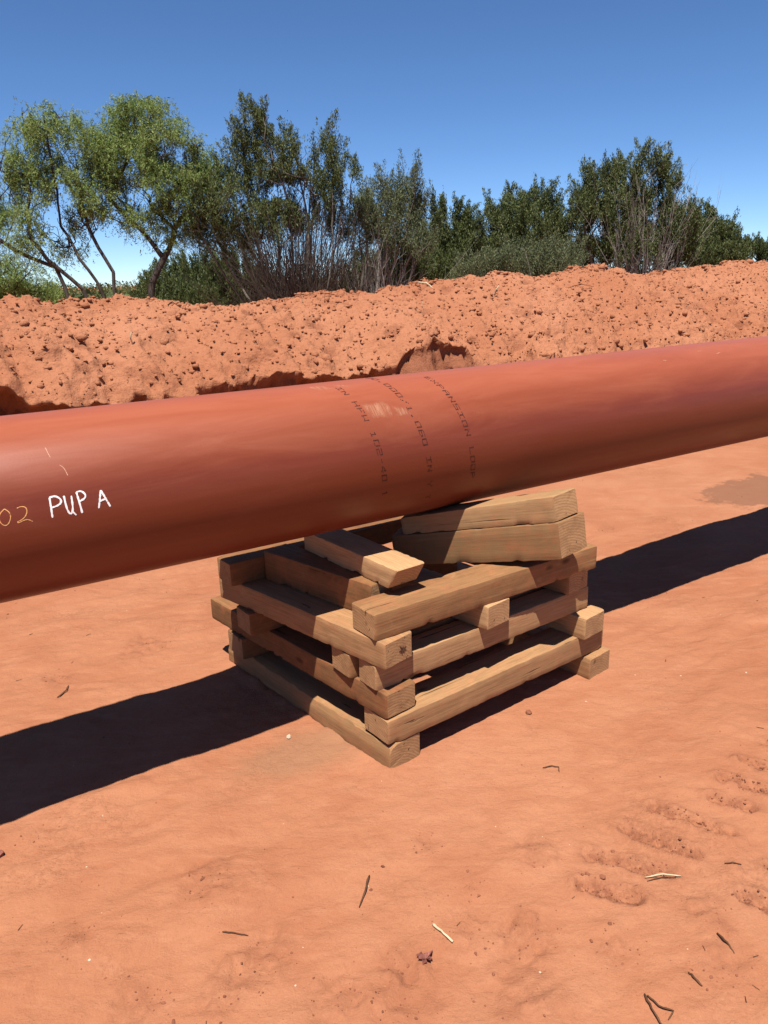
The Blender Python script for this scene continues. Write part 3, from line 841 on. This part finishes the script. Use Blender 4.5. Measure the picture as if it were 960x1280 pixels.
# ------------------------------------------------------------------ the pipe
def make_pipe():
    root = tag(obj('steel_pipe', None, loc=tuple(pa(1.6, PC, PZ - PR))), 'long red coated steel pipe resting on the timber crib', 'pipe')
    rz = YAW
    a0, a1, seg = -6.0, 20.0, 128
    an = np.arange(seg) / seg * 2 * math.pi
    V, F = [], []
    prof = [(a0, PR), (a1, PR), (a1, PR - 0.027), (a0, PR - 0.027)]
    for (a, rr) in prof:
        for t in an: V.append((a - 1.6, rr * math.cos(t), PR + rr * math.sin(t)))
    for k in range(4):
        k2 = (k + 1) % 4
        for j in range(seg):
            j2 = (j + 1) % seg
            F.append((k * seg + j, k2 * seg + j, k2 * seg + j2, k * seg + j2))
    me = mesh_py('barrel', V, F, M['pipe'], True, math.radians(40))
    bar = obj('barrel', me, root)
    root.rotation_euler = (0, 0, rz)
    AK = PR / 0.256
    def on(a, th, lift=0.0006):                 # th: from the top of the pipe towards the camera
        rr = PR + lift
        return (a * AK - 1.6, -rr * math.sin(th), PR + rr * math.cos(th))
    def dense(st, step=0.0035):
        out = [st[0]]
        for p, q in zip(st[:-1], st[1:]):
            m = max(1, int(math.hypot(q[0] - p[0], (q[1] - p[1]) * PR) / step))
            out += [(p[0] + (q[0] - p[0]) * k / m, p[1] + (q[1] - p[1]) * k / m) for k in range(1, m + 1)]
        return out
    def smooth_path(st):
        for _ in range(2):
            new = [st[0]]
            for p, q in zip(st[:-1], st[1:]):
                new += [(p[0] * .75 + q[0] * .25, p[1] * .75 + q[1] * .25), (p[0] * .25 + q[0] * .75, p[1] * .25 + q[1] * .75)]
            new.append(st[-1]); st = new
        return st
    def stroke(sts, width, name, mat, seed, smooth=True, lift=0.0006):
        r = random.Random(seed); V, F = [], []
        for st in sts:
            pts = dense(smooth_path(st) if smooth and len(st) > 2 else st)
            base = len(V)
            for i, p in enumerate(pts):
                q0, q1 = pts[max(0, i - 1)], pts[min(len(pts) - 1, i + 1)]
                tx, ty = q1[0] - q0[0], (q1[1] - q0[1]) * PR
                L = math.hypot(tx, ty) or 1e-6; nx, ny = -ty / L, tx / L
                w = width * 0.5 * (1 + r.uniform(-0.28, 0.22)) * (0.75 if i in (0, len(pts) - 1) else 1)
                V += [on(p[0] + nx * w, p[1] + ny * w / PR, lift), on(p[0] - nx * w, p[1] - ny * w / PR, lift)]
            for i in range(len(pts) - 1):
                b = base + 2 * i; F.append((b, b + 1, b + 3, b + 2))
            lift += 0.0003
        return obj(name, mesh_py(name, V, F, mat, True), root)
    W = 0.0047
    letters = {
        'P1': [[(0.2895, 1.2831), (0.288, 1.4869)], [(0.2895, 1.2831), (0.3036, 1.2734), (0.3154, 1.3133), (0.3152, 1.3516), (0.3049, 1.3766), (0.2899, 1.3854)]],
        'U': [[(0.3243, 1.2871), (0.3252, 1.4035), (0.3288, 1.4644), (0.3342, 1.4852), (0.3407, 1.4402), (0.3423, 1.299)], [(0.3371, 1.4508), (0.346, 1.5029)]],
        'P2': [[(0.3562, 1.2693), (0.3615, 1.4917)], [(0.3562, 1.2693), (0.369, 1.2647), (0.3778, 1.3095), (0.3745, 1.3464), (0.3594, 1.3687)]],
        'A': [[(0.4043, 1.4718), (0.4171, 1.2894)], [(0.4171, 1.2894), (0.4341, 1.4726)], [(0.4078, 1.4015), (0.424, 1.3861)]]}
    for i, (k, st) in enumerate(letters.items()):
        stroke(st, W, 'painted_letter', M['chalk'], i)['label'] = 'white hand-painted letter ' + k[0]
    stroke([[(0.1818, 1.3228), (0.1915, 1.3607), (0.193, 1.4116), (0.1851, 1.4749), (0.1753, 1.489), (0.1673, 1.4553), (0.1653, 1.404), (0.1702, 1.358), (0.1818, 1.3228)]],
           0.0024, 'painted_digit', M['ochre'], 11)['label'] = 'thin orange hand-painted digit 0'
    stroke([[(0.21, 1.3362), (0.2193, 1.3239), (0.2303, 1.3378), (0.2324, 1.3769), (0.2262, 1.4293), (0.2147, 1.4589), (0.2041, 1.47), (0.2079, 1.483), (0.2204, 1.4631), (0.2307, 1.4618), (0.2405, 1.4906)]],
           0.0024, 'painted_digit', M['ochre'], 12)['label'] = 'thin orange hand-painted digit 2'
    # printed lines round the barrel: 5 x 7 dot characters, read downwards, their tops towards +a
    FONT = {'A': '01110 10001 10001 11111 10001 10001 10001', 'E': '11111 10000 10000 11110 10000 10000 11111', 'F': '11111 10000 10000 11110 10000 10000 10000',
            'H': '10001 10001 10001 11111 10001 10001 10001', 'I': '11111 00100 00100 00100 00100 00100 11111', 'L': '10000 10000 10000 10000 10000 10000 11111',
            'N': '10001 11001 11001 10101 10011 10011 10001', 'O': '11111 10001 10001 10001 10001 10001 11111', 'P': '11110 10001 10001 11110 10000 10000 10000',
            'S': '11111 10000 10000 11111 00001 00001 11111', 'T': '11111 00100 00100 00100 00100 00100 00100', 'W': '10001 10001 10001 10101 10101 11011 10001',
            'X': '10001 10001 01010 00100 01010 10001 10001', 'Y': '10001 10001 01010 00100 00100 00100 00100', '0': '11111 10001 10001 10001 10001 10001 11111',
            '1': '00100 01100 00100 00100 00100 00100 01110', '2': '11111 00001 00001 11111 10000 10000 11111', '4': '00010 00110 01010 10010 11111 00010 00010',
            '6': '11111 10000 10000 11111 10001 10001 11111', '-': '00000 00000 00000 01110 00000 00000 00000', '/': '00001 00010 00010 00100 01000 01000 10000',
            '.': '00000 00000 00000 00000 00000 01100 01100', ' ': '00000 00000 00000 00000 00000 00000 00000'}
    def print_line(text, a_at0, skew, th0, pitch, height, name_label, seed):
        r = random.Random(seed)
        da, dt = height / 7, pitch / 6.4
        for i, ch in enumerate(text):
            V, F = [], []
            rows = FONT[ch].split()
            for ry, row in enumerate(rows):
                for cx, bit in enumerate(row):
                    if bit != '1' or r.random() < 0.04: continue
                    th = th0 + i * pitch + (cx - 2) * dt + r.gauss(0, dt * 0.05)
                    a = a_at0 + skew * th + (3 - ry) * da + r.gauss(0, da * 0.06)
                    s = 0.44 * r.uniform(0.8, 1.1)
                    b = len(V)
                    for (ex, ey) in ((-1, -1), (1, -1), (1, 1), (-1, 1)):
                        V.append(on(a + ex * da * s, th + ey * dt * s, 0.0005 + 0.00004 * ((cx + ry) % 2)))
                    F.append((b, b + 1, b + 2, b + 3))
            if F: obj('printed_letter', mesh_py('printed_letter', V, F, M['ink'], True), root)
    print_line('IN HFW 102-40 1', 1.2330, 0.0415, 0.325, 0.1155, 0.0205, 'faded black dot-printed line reading IN HFW 102-40', 21)
    print_line('20.000/1.060 IN Y T', 1.4120, 0.0440, 0.006, 0.1205, 0.0205, 'faded black dot-printed line with size and wall thickness', 22)
    print_line('EXPANSION LOOP', 1.6010, 0.0425, 0.292, 0.1255, 0.0205, 'faded black dot-printed line reading EXPANSION LOOP', 23)
    # scuffs: soft pale smudges rubbed into the coating
    def smudge(a0, a1, t0, t1, tilt=0.0):
        na, nt = 14, 14; V, F, Ed = [], [], []
        for i in range(na + 1):
            for j in range(nt + 1):
                u, v = i / na, j / nt
                V.append(on(a0 + (a1 - a0) * u + tilt * (v - 0.5), t0 + (t1 - t0) * v, 0.0004)); Ed.append(min(1.0, 3.2 * min(u, 1 - u, v, 1 - v)))
        for i in range(na):
            for j in range(nt):
                b = i * (nt + 1) + j; F.append((b, b + 1, b + nt + 2, b + nt + 1))
        me = mesh_py('scuff_mark', V, F, M['smudge'], True)
        me.attributes.new('edge', 'FLOAT', 'POINT').data.foreach_set('value', Ed)
        obj('scuff_mark', me, root)['label'] = 'pale rubbed smudge on the red coating'
    smudge(1.265, 1.40, 0.64, 0.98, 0.03)
    smudge(1.385, 1.452, 0.78, 0.97, 0.015)
    smudge(1.145, 1.225, 0.12, 0.34, 0.05)
    smudge(1.235, 1.290, 0.18, 0.30, 0.04)
    stroke([[(0.3085, 0.74), (0.311, 0.81), (0.314, 0.868)]], 0.0016, 'scratch', M['scuff'], 36)
    stroke([[(0.331, 0.965), (0.340, 1.003), (0.3445, 1.088)]], 0.0016, 'scratch', M['scuff'], 37)
    for i in range(4):
        r = random.Random(60 + i); a = r.uniform(2.2, 4.2); t = r.uniform(0.25, 0.75); L = r.uniform(0.01, 0.03)
        stroke([[(a, t), (a + L, t + r.uniform(-0.03, 0.03))]], r.uniform(0.002, 0.004), 'scuff_mark', M['scuff'], 60 + i, False)
make_pipe()

# ------------------------------------------------------------------ timber crib
def timber(label, corner, ang, length, w, z0, h, side=1, h1=None, skew=0.0, skew0=0.0, tilt=0.0, seed=0, grey=0.0, stain=0.0, pale=0.0, wane=0.0, wane_corner=3, undercut=0.0,
           name='timber_skid', group='timbers of the crib under the pipe'):
    """corner: the outer lower corner at the near end; ang: direction of the length; side: +1 body lies left of it, -1 right"""
    r = np.random.default_rng(seed)
    nseg, cs, rad = 60, 3, 0.0026
    h1 = h if h1 is None else h1
    xs = np.concatenate([[0.0, 0.004], np.linspace(0.012, length - 0.012, nseg), [length - 0.004, length]])
    ring = []                                     # rounded rectangle, each side cut into pieces
    corners = [(0, 0), (1, 0), (1, 1), (0, 1)]
    def section(inset, radius, hh):
        pts = []
        x0, x1, y0, y1 = inset, w - inset, inset, hh - inset
        cc = [(x0, y0), (x1, y0), (x1, y1), (x0, y1)]
        sg = [(1, 1), (-1, 1), (-1, -1), (1, -1)]
        st = [math.pi, 1.5 * math.pi, 0, 0.5 * math.pi]
        for q in range(4):
            rr = radius
            if wane and q == wane_corner: rr = max(radius, wane)
            cx, cy = cc[q][0] + sg[q][0] * rr, cc[q][1] + sg[q][1] * rr
            for k in range(cs):
                t = st[q] + k / (cs - 1) * math.pi / 2
                pts.append((cx + rr * math.cos(t), cy + rr * math.sin(t)))
            nx = cc[(q + 1) % 4]
            p0 = pts[-1]
            rn = max(radius, wane) if (wane and (q + 1) % 4 == wane_corner) else radius
            tn = st[(q + 1) % 4]
            p1 = (nx[0] + sg[(q + 1) % 4][0] * rn + rn * math.cos(tn), nx[1] + sg[(q + 1) % 4][1] * rn + rn * math.sin(tn))
            for k in (1, 2, 3): pts.append((p0[0] + (p1[0] - p0[0]) * k / 4, p0[1] + (p1[1] - p0[1]) * k / 4))
        return pts
    V = []
    n = None
    for i, x in enumerate(xs):
        t = x / length
        hh = h + (h1 - h) * t
        e = min(i, len(xs) - 1 - i)
        ins = 0.004 if e == 0 else (0.0012 if e == 1 else 0.0)
        sec = section(ins, rad, hh); n = len(sec)
        for (yy, zz) in sec:
            xx = x
            cv = yy / w - 0.5
            xx += (skew * (yy / w) * t) + (skew0 * (yy / w) * (1 - t)) + undercut * (zz / hh - 0.5) * (1 - t) ** 6
            V.append([xx, yy, zz])
    V = np.array(V)
    s = seed * 7.77
    wob = np.stack([0.0 * V[:, 0], 0.0016 * vnoise(V[:, 0] * 2.2 + s, V[:, 2] * 4, seed=1), 0.0015 * vnoise(V[:, 0] * 2.0 - s, V[:, 1] * 4, seed=2)], 1)
    fine = 0.0011 * np.stack([vnoise(V[:, 0] * 50 + s, V[:, 1] * 50, V[:, 2] * 50, seed=k) for k in (3, 4, 5)], 1)
    V = V + wob + fine
    # chipped and worn arrises: pull edge vertices inwards here and there
    ey = np.minimum(V[:, 1], w - V[:, 1]); ez = np.minimum(V[:, 2], h - V[:, 2])
    edge = np.clip(1 - (np.abs(ey) + np.abs(ez)) / 0.018, 0, 1)
    chip = np.clip(vnoise(V[:, 0] * 30 + s, V[:, 1] * 6, V[:, 2] * 6, seed=6) - 0.55, 0, 1) * edge
    cy = np.sign(w / 2 - V[:, 1]); cz = np.sign(h / 2 - V[:, 2])
    V[:, 1] += cy * chip * 0.014; V[:, 2] += cz * chip * 0.014
    if wane:
        rough = fbm(V[:, 0] * 22 + s, V[:, 1] * 22, V[:, 2] * 22, oct=3, seed=8)
        near = np.clip(1 - np.hypot(V[:, 1] - 0.0, V[:, 2] - h) / (wane * 1.3), 0, 1)
        V[:, 1] += 0.005 * rough * near; V[:, 2] += 0.006 * rough * near
    F = []
    m = len(xs)
    for i in range(m - 1):
        for j in range(n):
            k = (j + 1) % n
            F.append((i * n + j, i * n + k, (i + 1) * n + k, (i + 1) * n + j))
    # end caps: two rings and a centre
    for i, flip in ((0, True), (m - 1, False)):
        idx = list(range(i * n, i * n + n))
        cen = V[idx].mean(0)
        b = len(V)
        mid = cen + (V[idx] - cen) * 0.55
        V = np.concatenate([V, mid, cen[None]])
        for j in range(n):
            k = (j + 1) % n
            f1 = (idx[j], idx[k], b + k, b + j); f2 = (b + j, b + k, b + n)
            if not flip: f1, f2 = f1[::-1], f2[::-1]
            F.append(f1[::-1]); F.append(f2[::-1])
    if side < 0:
        V[:, 1] *= -1; F = [f[::-1] for f in F]
    ca, sa = math.cos(ang), math.sin(ang)
    # origin at the base centre
    oc = np.array([length / 2, side * w / 2, 0])
    V = V - oc
    me = mesh_py('timber_skid', V, [f[::-1] for f in F], M['wood'], True, math.radians(30))
    flat = [i < (m - 1) * n for i in range(len(me.polygons))]
    me.polygons.foreach_set('use_smooth', flat)
    ct, st_ = math.cos(tilt), math.sin(tilt)
    lx, ly = oc[0] * ct, oc[1]
    o = obj(name, me, loc=(corner[0] + lx * ca - ly * sa, corner[1] + lx * sa + ly * ca, z0 + oc[0] * st_), rot=(0, -tilt, ang))
    o['grey'] = float(grey)
    o['stain'] = float(stain)
    o['pale'] = float(pale)
    return tag(o, label, 'timber', group)

R_ = math.radians
LH = 0.0975
EPS = 0.0012
def zl(k): return 0.001 + k * LH
HH = LH - EPS
# layer 1 (on the sand): two timbers running away to the left
timber('lowest timber at the near corner, rough bark edge, sand banked against it', (-0.006, 2.313), R_(130.1), 1.12, 0.148, -0.006, HH + 0.006, -1, seed=1, pale=0.2, grey=0.35, wane=0.036)
timber('lowest timber on the right, only its end showing on the sand', (0.848, 2.905), R_(131.0), 1.12, 0.148, -0.004, HH + 0.004, -1, seed=2, pale=0.3)
# layer 2: two running along the pipe
timber('second-layer timber along the lower right side, shaded at its far end', (-0.006, 2.318), R_(36.6), 1.165, 0.146, zl(1), HH, 1, seed=3, pale=0.35, grey=0.1)
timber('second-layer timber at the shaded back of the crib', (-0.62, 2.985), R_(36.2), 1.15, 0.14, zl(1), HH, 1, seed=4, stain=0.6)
# layer 3
timber('third-layer timber along the left side, jutting furthest to the left', (-0.010, 2.325), R_(131.4), 1.19, 0.139, zl(2), HH, -1, seed=5, stain=0.45)
timber('third-layer timber on the right, bright end sticking out furthest right', (0.815, 2.886), R_(131.4), 1.16, 0.139, zl(2), HH, -1, seed=6, pale=0.6)
# layer 4
timber('fourth-layer timber along the right side with a pale left end', (-0.045, 2.352), R_(35.8), 1.108, 0.103, zl(3), HH, 1, seed=7, pale=0.5, stain=0.15)
timber('fourth-layer timber just behind the front one, small square end on the left side', (-0.137, 2.443), R_(35.6), 1.10, 0.118, zl(3), HH, 1, seed=8, pale=0.1, grey=0.3)
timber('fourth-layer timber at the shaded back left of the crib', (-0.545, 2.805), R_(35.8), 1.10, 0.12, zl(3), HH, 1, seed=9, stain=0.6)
# layer 5
KNOTTED = timber('fifth-layer timber along the left side, split knot in its near end', (-0.011, 2.318), R_(135.3), 0.965, 0.136, zl(4), HH, -1, seed=10, pale=0.35, stain=0.1)
timber('fifth-layer timber in the middle, cut end showing under the long top timber', (0.371, 2.597), R_(132.5), 0.97, 0.13, zl(4), HH, -1, seed=11, pale=0.7, stain=0.0)
timber('fifth-layer timber on the right, upright pale end beside the pipe shadow', (0.742, 2.90), R_(132.0), 1.0, 0.138, zl(4), HH, -1, seed=12, pale=0.3, grey=0.4)
# layer 6
timber('long top-layer timber across the front of the crib', (-0.042, 2.338), R_(34.2), 1.10, 0.142, zl(5), HH, 1, seed=13, stain=0.12, pale=0.1, grey=0.1)
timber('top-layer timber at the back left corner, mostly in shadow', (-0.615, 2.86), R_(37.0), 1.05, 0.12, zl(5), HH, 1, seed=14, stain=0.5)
def knot(parent, y, z, size, seed):
    r = random.Random(seed); V, F = [(0, 0, 0)], []
    n = 22
    for k in range(n):
        a = k / n * 2 * math.pi; q = size * (1.0 if k % 3 == 0 else 0.38) * r.uniform(0.6, 1.15)
        V.append((-0.0004, q * math.cos(a), q * math.sin(a)))
    F = [(0, (k + 1) % n + 1, k + 1) for k in range(n)]
    b = len(V)
    V += [(0.004, v[1], v[2]) for v in V]
    F += [(b, b + k + 1, b + (k + 1) % n + 1) for k in range(n)] + [(k + 1, (k + 1) % n + 1, b + (k + 1) % n + 1, b + k + 1) for k in range(n)]
    x0 = min(v.co.x for v in parent.data.vertices) - 0.0008
    obj('knot', mesh_py('knot', V, F, M['stick'], False), parent, loc=(x0, y, z))
knot(KNOTTED, -0.020, 0.046, 0.020, 5)
# chocks between crib and pipe
GC = 'chock blocks between crib and pipe'
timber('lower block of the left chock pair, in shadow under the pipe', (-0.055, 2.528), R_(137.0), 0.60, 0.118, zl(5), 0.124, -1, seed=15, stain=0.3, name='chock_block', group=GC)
timber('upper block of the left chock pair with a sunlit top and dark end', (0.022, 2.474), R_(127.0), 0.58, 0.130, zl(5) + 0.1255, 0.080, -1, seed=16, pale=0.75, undercut=-0.05, name='chock_block', group=GC, grey=0.15)
timber('lower block of the right chock pair, smooth grey face to the camera', (0.653, 2.682), R_(159.8), 0.66, 0.143, 0.630, 0.144, -1, h1=0.124, skew0=-0.083, tilt=R_(-7.7), seed=17, stain=0.12, grey=0.75, name='chock_block', group=GC)
timber('upper block of the right chock pair, touching the pipe', (0.630, 2.697), R_(160.2), 0.60, 0.110, 0.7735, 0.100, -1, h1=0.068, skew0=-0.075, tilt=R_(-9.4), seed=18, pale=0.3, grey=0.9, name='chock_block', group=GC)

# ------------------------------------------------------------------ small things lying about
def bent_stick(pts, r0, r1, sides=6, seed=0, mat=None, name='stick', knob=0.0):
    """a closed tapering twig through pts"""
    r = random.Random(seed)
    r0, r1 = r0 * 0.78, r1 * 0.72
    P = [Vector(p) for p in pts]
    dense = []
    for p, q in zip(P[:-1], P[1:]):
        for k in range(4): dense.append(p.lerp(q, k / 4) + Vector((r.gauss(0, r0 * .25), r.gauss(0, r0 * .25), r.gauss(0, r0 * .12))))
    dense.append(P[-1])
    V, F = [], []
    m = len(dense)
    for i, p in enumerate(dense):
        t = (dense[min(m - 1, i + 1)] - dense[max(0, i - 1)]).normalized()
        u = t.cross(Vector((0, 0, 1)));  u = u.normalized() if u.length > 1e-4 else Vector((1, 0, 0))
        v = t.cross(u)
        s = i / (m - 1)
        rr = (r0 + (r1 - r0) * s) * (1 + r.uniform(-.18, .18)) * (1 + knob * (math.exp(-(s / .1) ** 2) + math.exp(-((1 - s) / .1) ** 2)))
        if i in (0, m - 1): rr *= 0.6
        for k in range(sides):
            a = k / sides * 2 * math.pi
            V.append(p + u * math.cos(a) * rr + v * math.sin(a) * rr)
    for i in range(m - 1):
        for k in range(sides):
            k2 = (k + 1) % sides
            F.append((i * sides + k, i * sides + k2, (i + 1) * sides + k2, (i + 1) * sides + k))
    F.append(tuple(range(sides))[::-1]); F.append(tuple((m - 1) * sides + k for k in range(sides)))
    base = sum(dense, Vector()) / m
    base.z = min(v.z for v in V)
    o = obj(name, mesh_py(name, [v - base for v in V], F, mat or M['stick'], True), loc=base)
    return o
def G(x, y, lift): return (x, y, gz(x, y) + lift)

GS = 'sticks lying on the sand'
tag(bent_stick([G(-.073, 1.828, .005), G(-.082, 1.775, .007), G(-.099, 1.718, .004)], .0052, .003, seed=1), 'dark brown stick lying alone left of the pale knobbed one', 'stick', GS)
tag(bent_stick([G(.098, 1.651, .006), G(.122, 1.622, .008), G(.148, 1.594, .006)], .0042, .0045, seed=2, mat=M['pale_stick'], name='stripped_stick', knob=0.7), 'pale stripped stick with knobbed ends, bottom centre', 'stick', GS)
tag(bent_stick([G(.712, 1.786, .004), G(.765, 1.792, .008), G(.818, 1.791, .004)], .003, .0028, seed=3, mat=M['pale_stick'], name='stripped_stick'), 'thin pale straw lying across the track marks', 'stick', GS)
tag(bent_stick([G(.715, 1.776, .003), G(.76, 1.782, .005), G(.80, 1.785, .003)], .0022, .0018, seed=31), 'thin dark twig beside the pale straw on the track marks', 'stick', GS)
tag(bent_stick([G(.83, 1.581, .004), G(.842, 1.55, .006), G(.85, 1.524, .003)], .0042, .0025, seed=4), 'dark short stick nearest the right edge, below the track marks', 'stick', GS)
tag(bent_stick([G(.716, 1.474, .004), G(.722, 1.455, .006), G(.734, 1.436, .003)], .0042, .003, seed=5), 'short dark stub of wood at lower right', 'stick', GS)
tag(bent_stick([G(.586, 1.415, .004), G(.592, 1.38, .007), G(.605, 1.335, .003)], .0042, .003, seed=6), 'longer arm of the forked twig at the bottom edge', 'stick', GS)
tag(bent_stick([G(.592, 1.408, .006), G(.612, 1.385, .007), G(.640, 1.37, .005), G(.622, 1.352, .004)], .003, .002, seed=7), 'shorter hooked twig at the bottom edge by the longer one', 'stick', GS)
tag(bent_stick([G(.949, 1.814, .003), G(.97, 1.812, .005), G(.995, 1.809, .003)], .0024, .002, seed=8), 'thin brown twig lying crosswise right of the pale straw', 'stick', GS)
tag(bent_stick([G(-1.393, 2.879, .004), G(-1.375, 2.93, .008), G(-1.387, 2.985, .004)], .0045, .003, seed=9), 'curled brown twig at left above the pipe shadow', 'stick', GS)
tag(bent_stick([G(-.462, 1.644, .003), G(-.43, 1.640, .005), G(-.392, 1.633, .003)], .0028, .002, seed=10), 'thin horizontal twig at lower left on the sand', 'stick', GS)
tag(bent_stick([G(.53, 2.31, .003), G(.56, 2.315, .006), G(.585, 2.31, .003), G(.58, 2.28, .003)], .0026, .002, seed=11), 'small bent twig on the open sand right of the crib corner', 'stick', GS)

def crumpled_leaf():
    r = random.Random(4); V, F = [], []
    for k in range(7):
        an = k / 7 * 6.283 + r.uniform(-.3, .3); L = r.uniform(.016, .028); b = len(V)
        ca, sa = math.cos(an), math.sin(an)
        for (u, v, z) in ((0, 0, .004), (L * .5, -.007, .012 + r.uniform(0, .008)), (L, 0, r.uniform(.002, .016)), (L * .5, .007, .008 + r.uniform(0, .008))):
            V.append((u * ca - v * sa, u * sa + v * ca, z))
        n0 = len(V)
        for q in range(4): V.append((V[b + q][0], V[b + q][1], V[b + q][2] + .0014))
        F += [(b, b + 3, b + 2, b + 1), (b + 4, b + 5, b + 6, b + 7)] + [(b + q, b + (q + 1) % 4, b + 4 + (q + 1) % 4, b + 4 + q) for q in range(4)]
    o = obj('dry_leaf_clump', mesh_py('dry_leaf_clump', V, F, M['dry_leaf'], False), loc=G(.076, 1.55, 0))
    tag(o, 'dry curled reddish leaf clump near the bottom centre', 'dry leaf')
crumpled_leaf()

def stone(name, label, x, y, size, mat, seed):
    r = np.random.default_rng(seed)
    V, F = lumps(np.zeros((1, 3)), np.array([size]), 0.7, 0.3, r)
    V[:, 2] -= V[:, 2].min()
    o = obj(name, mesh_np(name, V, F, mat, False), loc=(x, y, gz(x, y) - size * .25))
    return tag(o, label, 'stone', 'stones on the sand')
stone('pale_stone', 'small pale stone in front of the crib beside the shadow edge', -0.383, 2.536, .011, M['pale_stone'], 1)
stone('brown_stone', 'brown pebble in the shade edge under the right side timber', 0.545, 2.665, .013, M['pebble'], 2)
stone('red_stone', 'dark red stone at the left edge of the picture', -1.195, 1.945, .016, M['dry_leaf'], 3)

GB = 'roots and sticks on the spoil heap'
def on_berm(a, s, lift=0.0):
    q = berm_point(a, s); return (q[0], q[1], q[2] + lift)
q = np.array(on_berm(6.30, 0.83))
tag(bent_stick([q + [-.10, 0, .10], q + [0.02, -.05, .09], q + [.10, -.12, .02], q + [.10, -.2, -.10], q + [.06, -.26, -.16]], .014, .011, seed=21, mat=M['pale_stick'], name='pale_root'), 'curved pale root hanging from the crest of the spoil heap', 'root', GB)
q = np.array(on_berm(6.95, 0.50))
tag(bent_stick([q + [-.02, 0, .0], q + [.0, -.03, .07], q + [.03, -.03, .13]], .016, .010, seed=22, mat=M['pale_stick'], name='pale_stub'), 'short whitish stub sticking out of the spoil slope', 'stick', GB)
q = np.array(on_berm(5.45, 0.30))
tag(bent_stick([q + [0, 0, -.02], q + [.01, -.02, .08], q + [.0, -.02, .17]], .008, .006, seed=23, mat=M['pale_stick'], name='straw_stalk'), 'thin upright straw above the dark hollow in the spoil heap', 'stick', GB)
q = np.array(on_berm(2.0, 0.24))
tag(bent_stick([q + [0, 0, -.02], q + [.0, -.02, .05], q + [.01, -.02, .13]], .010, .008, seed=24, mat=M['pale_stick'], name='straw_stalk'), 'short straw stub on the left part of the spoil slope', 'stick', GB)
q = np.array(on_berm(4.35, 0.72))
tag(bent_stick([q + [0, 0, -.02], q + [.01, -.01, .06], q + [.01, -.02, .10]], .008, .006, seed=25, mat=M['pale_stick'], name='straw_stalk'), 'small straw high on the spoil slope left of the curved root', 'stick', GB)
q = np.array(on_berm(2.85, 0.78))
tag(bent_stick([q + [-.10, 0, .03], q + [-.02, -.03, .08], q + [.06, -.04, .02]], .012, .006, seed=26, mat=M['stick'], name='dark_root'), 'dark looped root near the crest left of centre', 'root', GB)
q = np.array(on_berm(8.8, 0.62))
tag(bent_stick([q + [-.15, .05, .02], q + [.0, -.02, .05], q + [.16, -.08, .01]], .008, .005, seed=27, mat=M['stick'], name='dark_root'), 'thin dark root on the spoil slope right of centre', 'root', GB)

def scatter_ground():
    r = np.random.default_rng(29)
    P, S = [], []
    def put(x, y, s):
        if 1.9 < x * -0.532 + y * 0.847 < 3.1 and -0.75 < x < 1.0 and y < 4.0: return
        P.append((x, y)); S.append(s)
    for k in range(1500):
        put(r.uniform(-2.2, 3.0), 1.2 + r.uniform(0, 1) ** 1.6 * 5.5, min(.009, .0009 + r.exponential(.0008)))
    for (ax, ay), (bx, by) in CLEATS:
        for k in range(110):
            t = r.uniform(0, 1); put(ax + (bx - ax) * t + r.normal(0, .016), ay + (by - ay) * t + r.normal(0, .016), .001 + r.exponential(.0011))
    for cx, cy, q in CRUMBS:
        for k in range(26):
            put(cx + r.normal(0, q * .5), cy + r.normal(0, q * .5), .001 + r.exponential(.0010))
    P = np.array(P); S = np.array(S)
    z = ground_fields(P[:, 0], P[:, 1])[0]
    V, F = lumps(np.column_stack([P, z + S * .15]), S, 0.75, 0.3, r)
    o = obj('soil_crumbs', mesh_np('soil_crumbs', V, F, M['pebble'], False))
    tag(o, 'tiny red crumbs and grit strewn over the sand', 'grit', kind='stuff')
    n = 70
    P = np.column_stack([r.uniform(-2, 2.6, n), 1.25 + r.uniform(0, 1, n) ** 1.5 * 4.5]); S = r.uniform(.0012, .004, n)
    z = ground_fields(P[:, 0], P[:, 1])[0]
    V, F = lumps(np.column_stack([P, z + S * .2]), S, 0.7, 0.3, r)
    o = obj('pale_grit', mesh_np('pale_grit', V, F, M['pale_stone'], False))
    tag(o, 'tiny pale chips scattered on the sand', 'grit', kind='stuff')
    # slivers of twig
    n = 95
    x = r.uniform(-2.2, 3.2, n); y = 1.25 + r.uniform(0, 1, n) ** 1.5 * 5.0
    ok = ~((x * -0.532 + y * 0.847 > 1.9) & (x * -0.532 + y * 0.847 < 3.1) & (x > -0.75) & (x < 1.0))
    x, y = x[ok], y[ok]; n = len(x)
    an = r.uniform(0, math.pi, n); L = r.uniform(.005, .026, n)
    x2, y2 = x + np.cos(an) * L, y + np.sin(an) * L
    z1 = ground_fields(x, y)[0] + .0015; z2 = ground_fields(x2, y2)[0] + .0025
    rr = r.uniform(.0008, .002, n)
    V, F = tubes(np.column_stack([x, y, z1]), np.column_stack([x2, y2, z2]), rr, rr * .6, 4)
    o = obj('twig_litter', mesh_np('twig_litter', V, F, M['stick'], False))
    tag(o, 'fine brown twig slivers littering the sand', 'twig litter', kind='stuff')
scatter_ground()
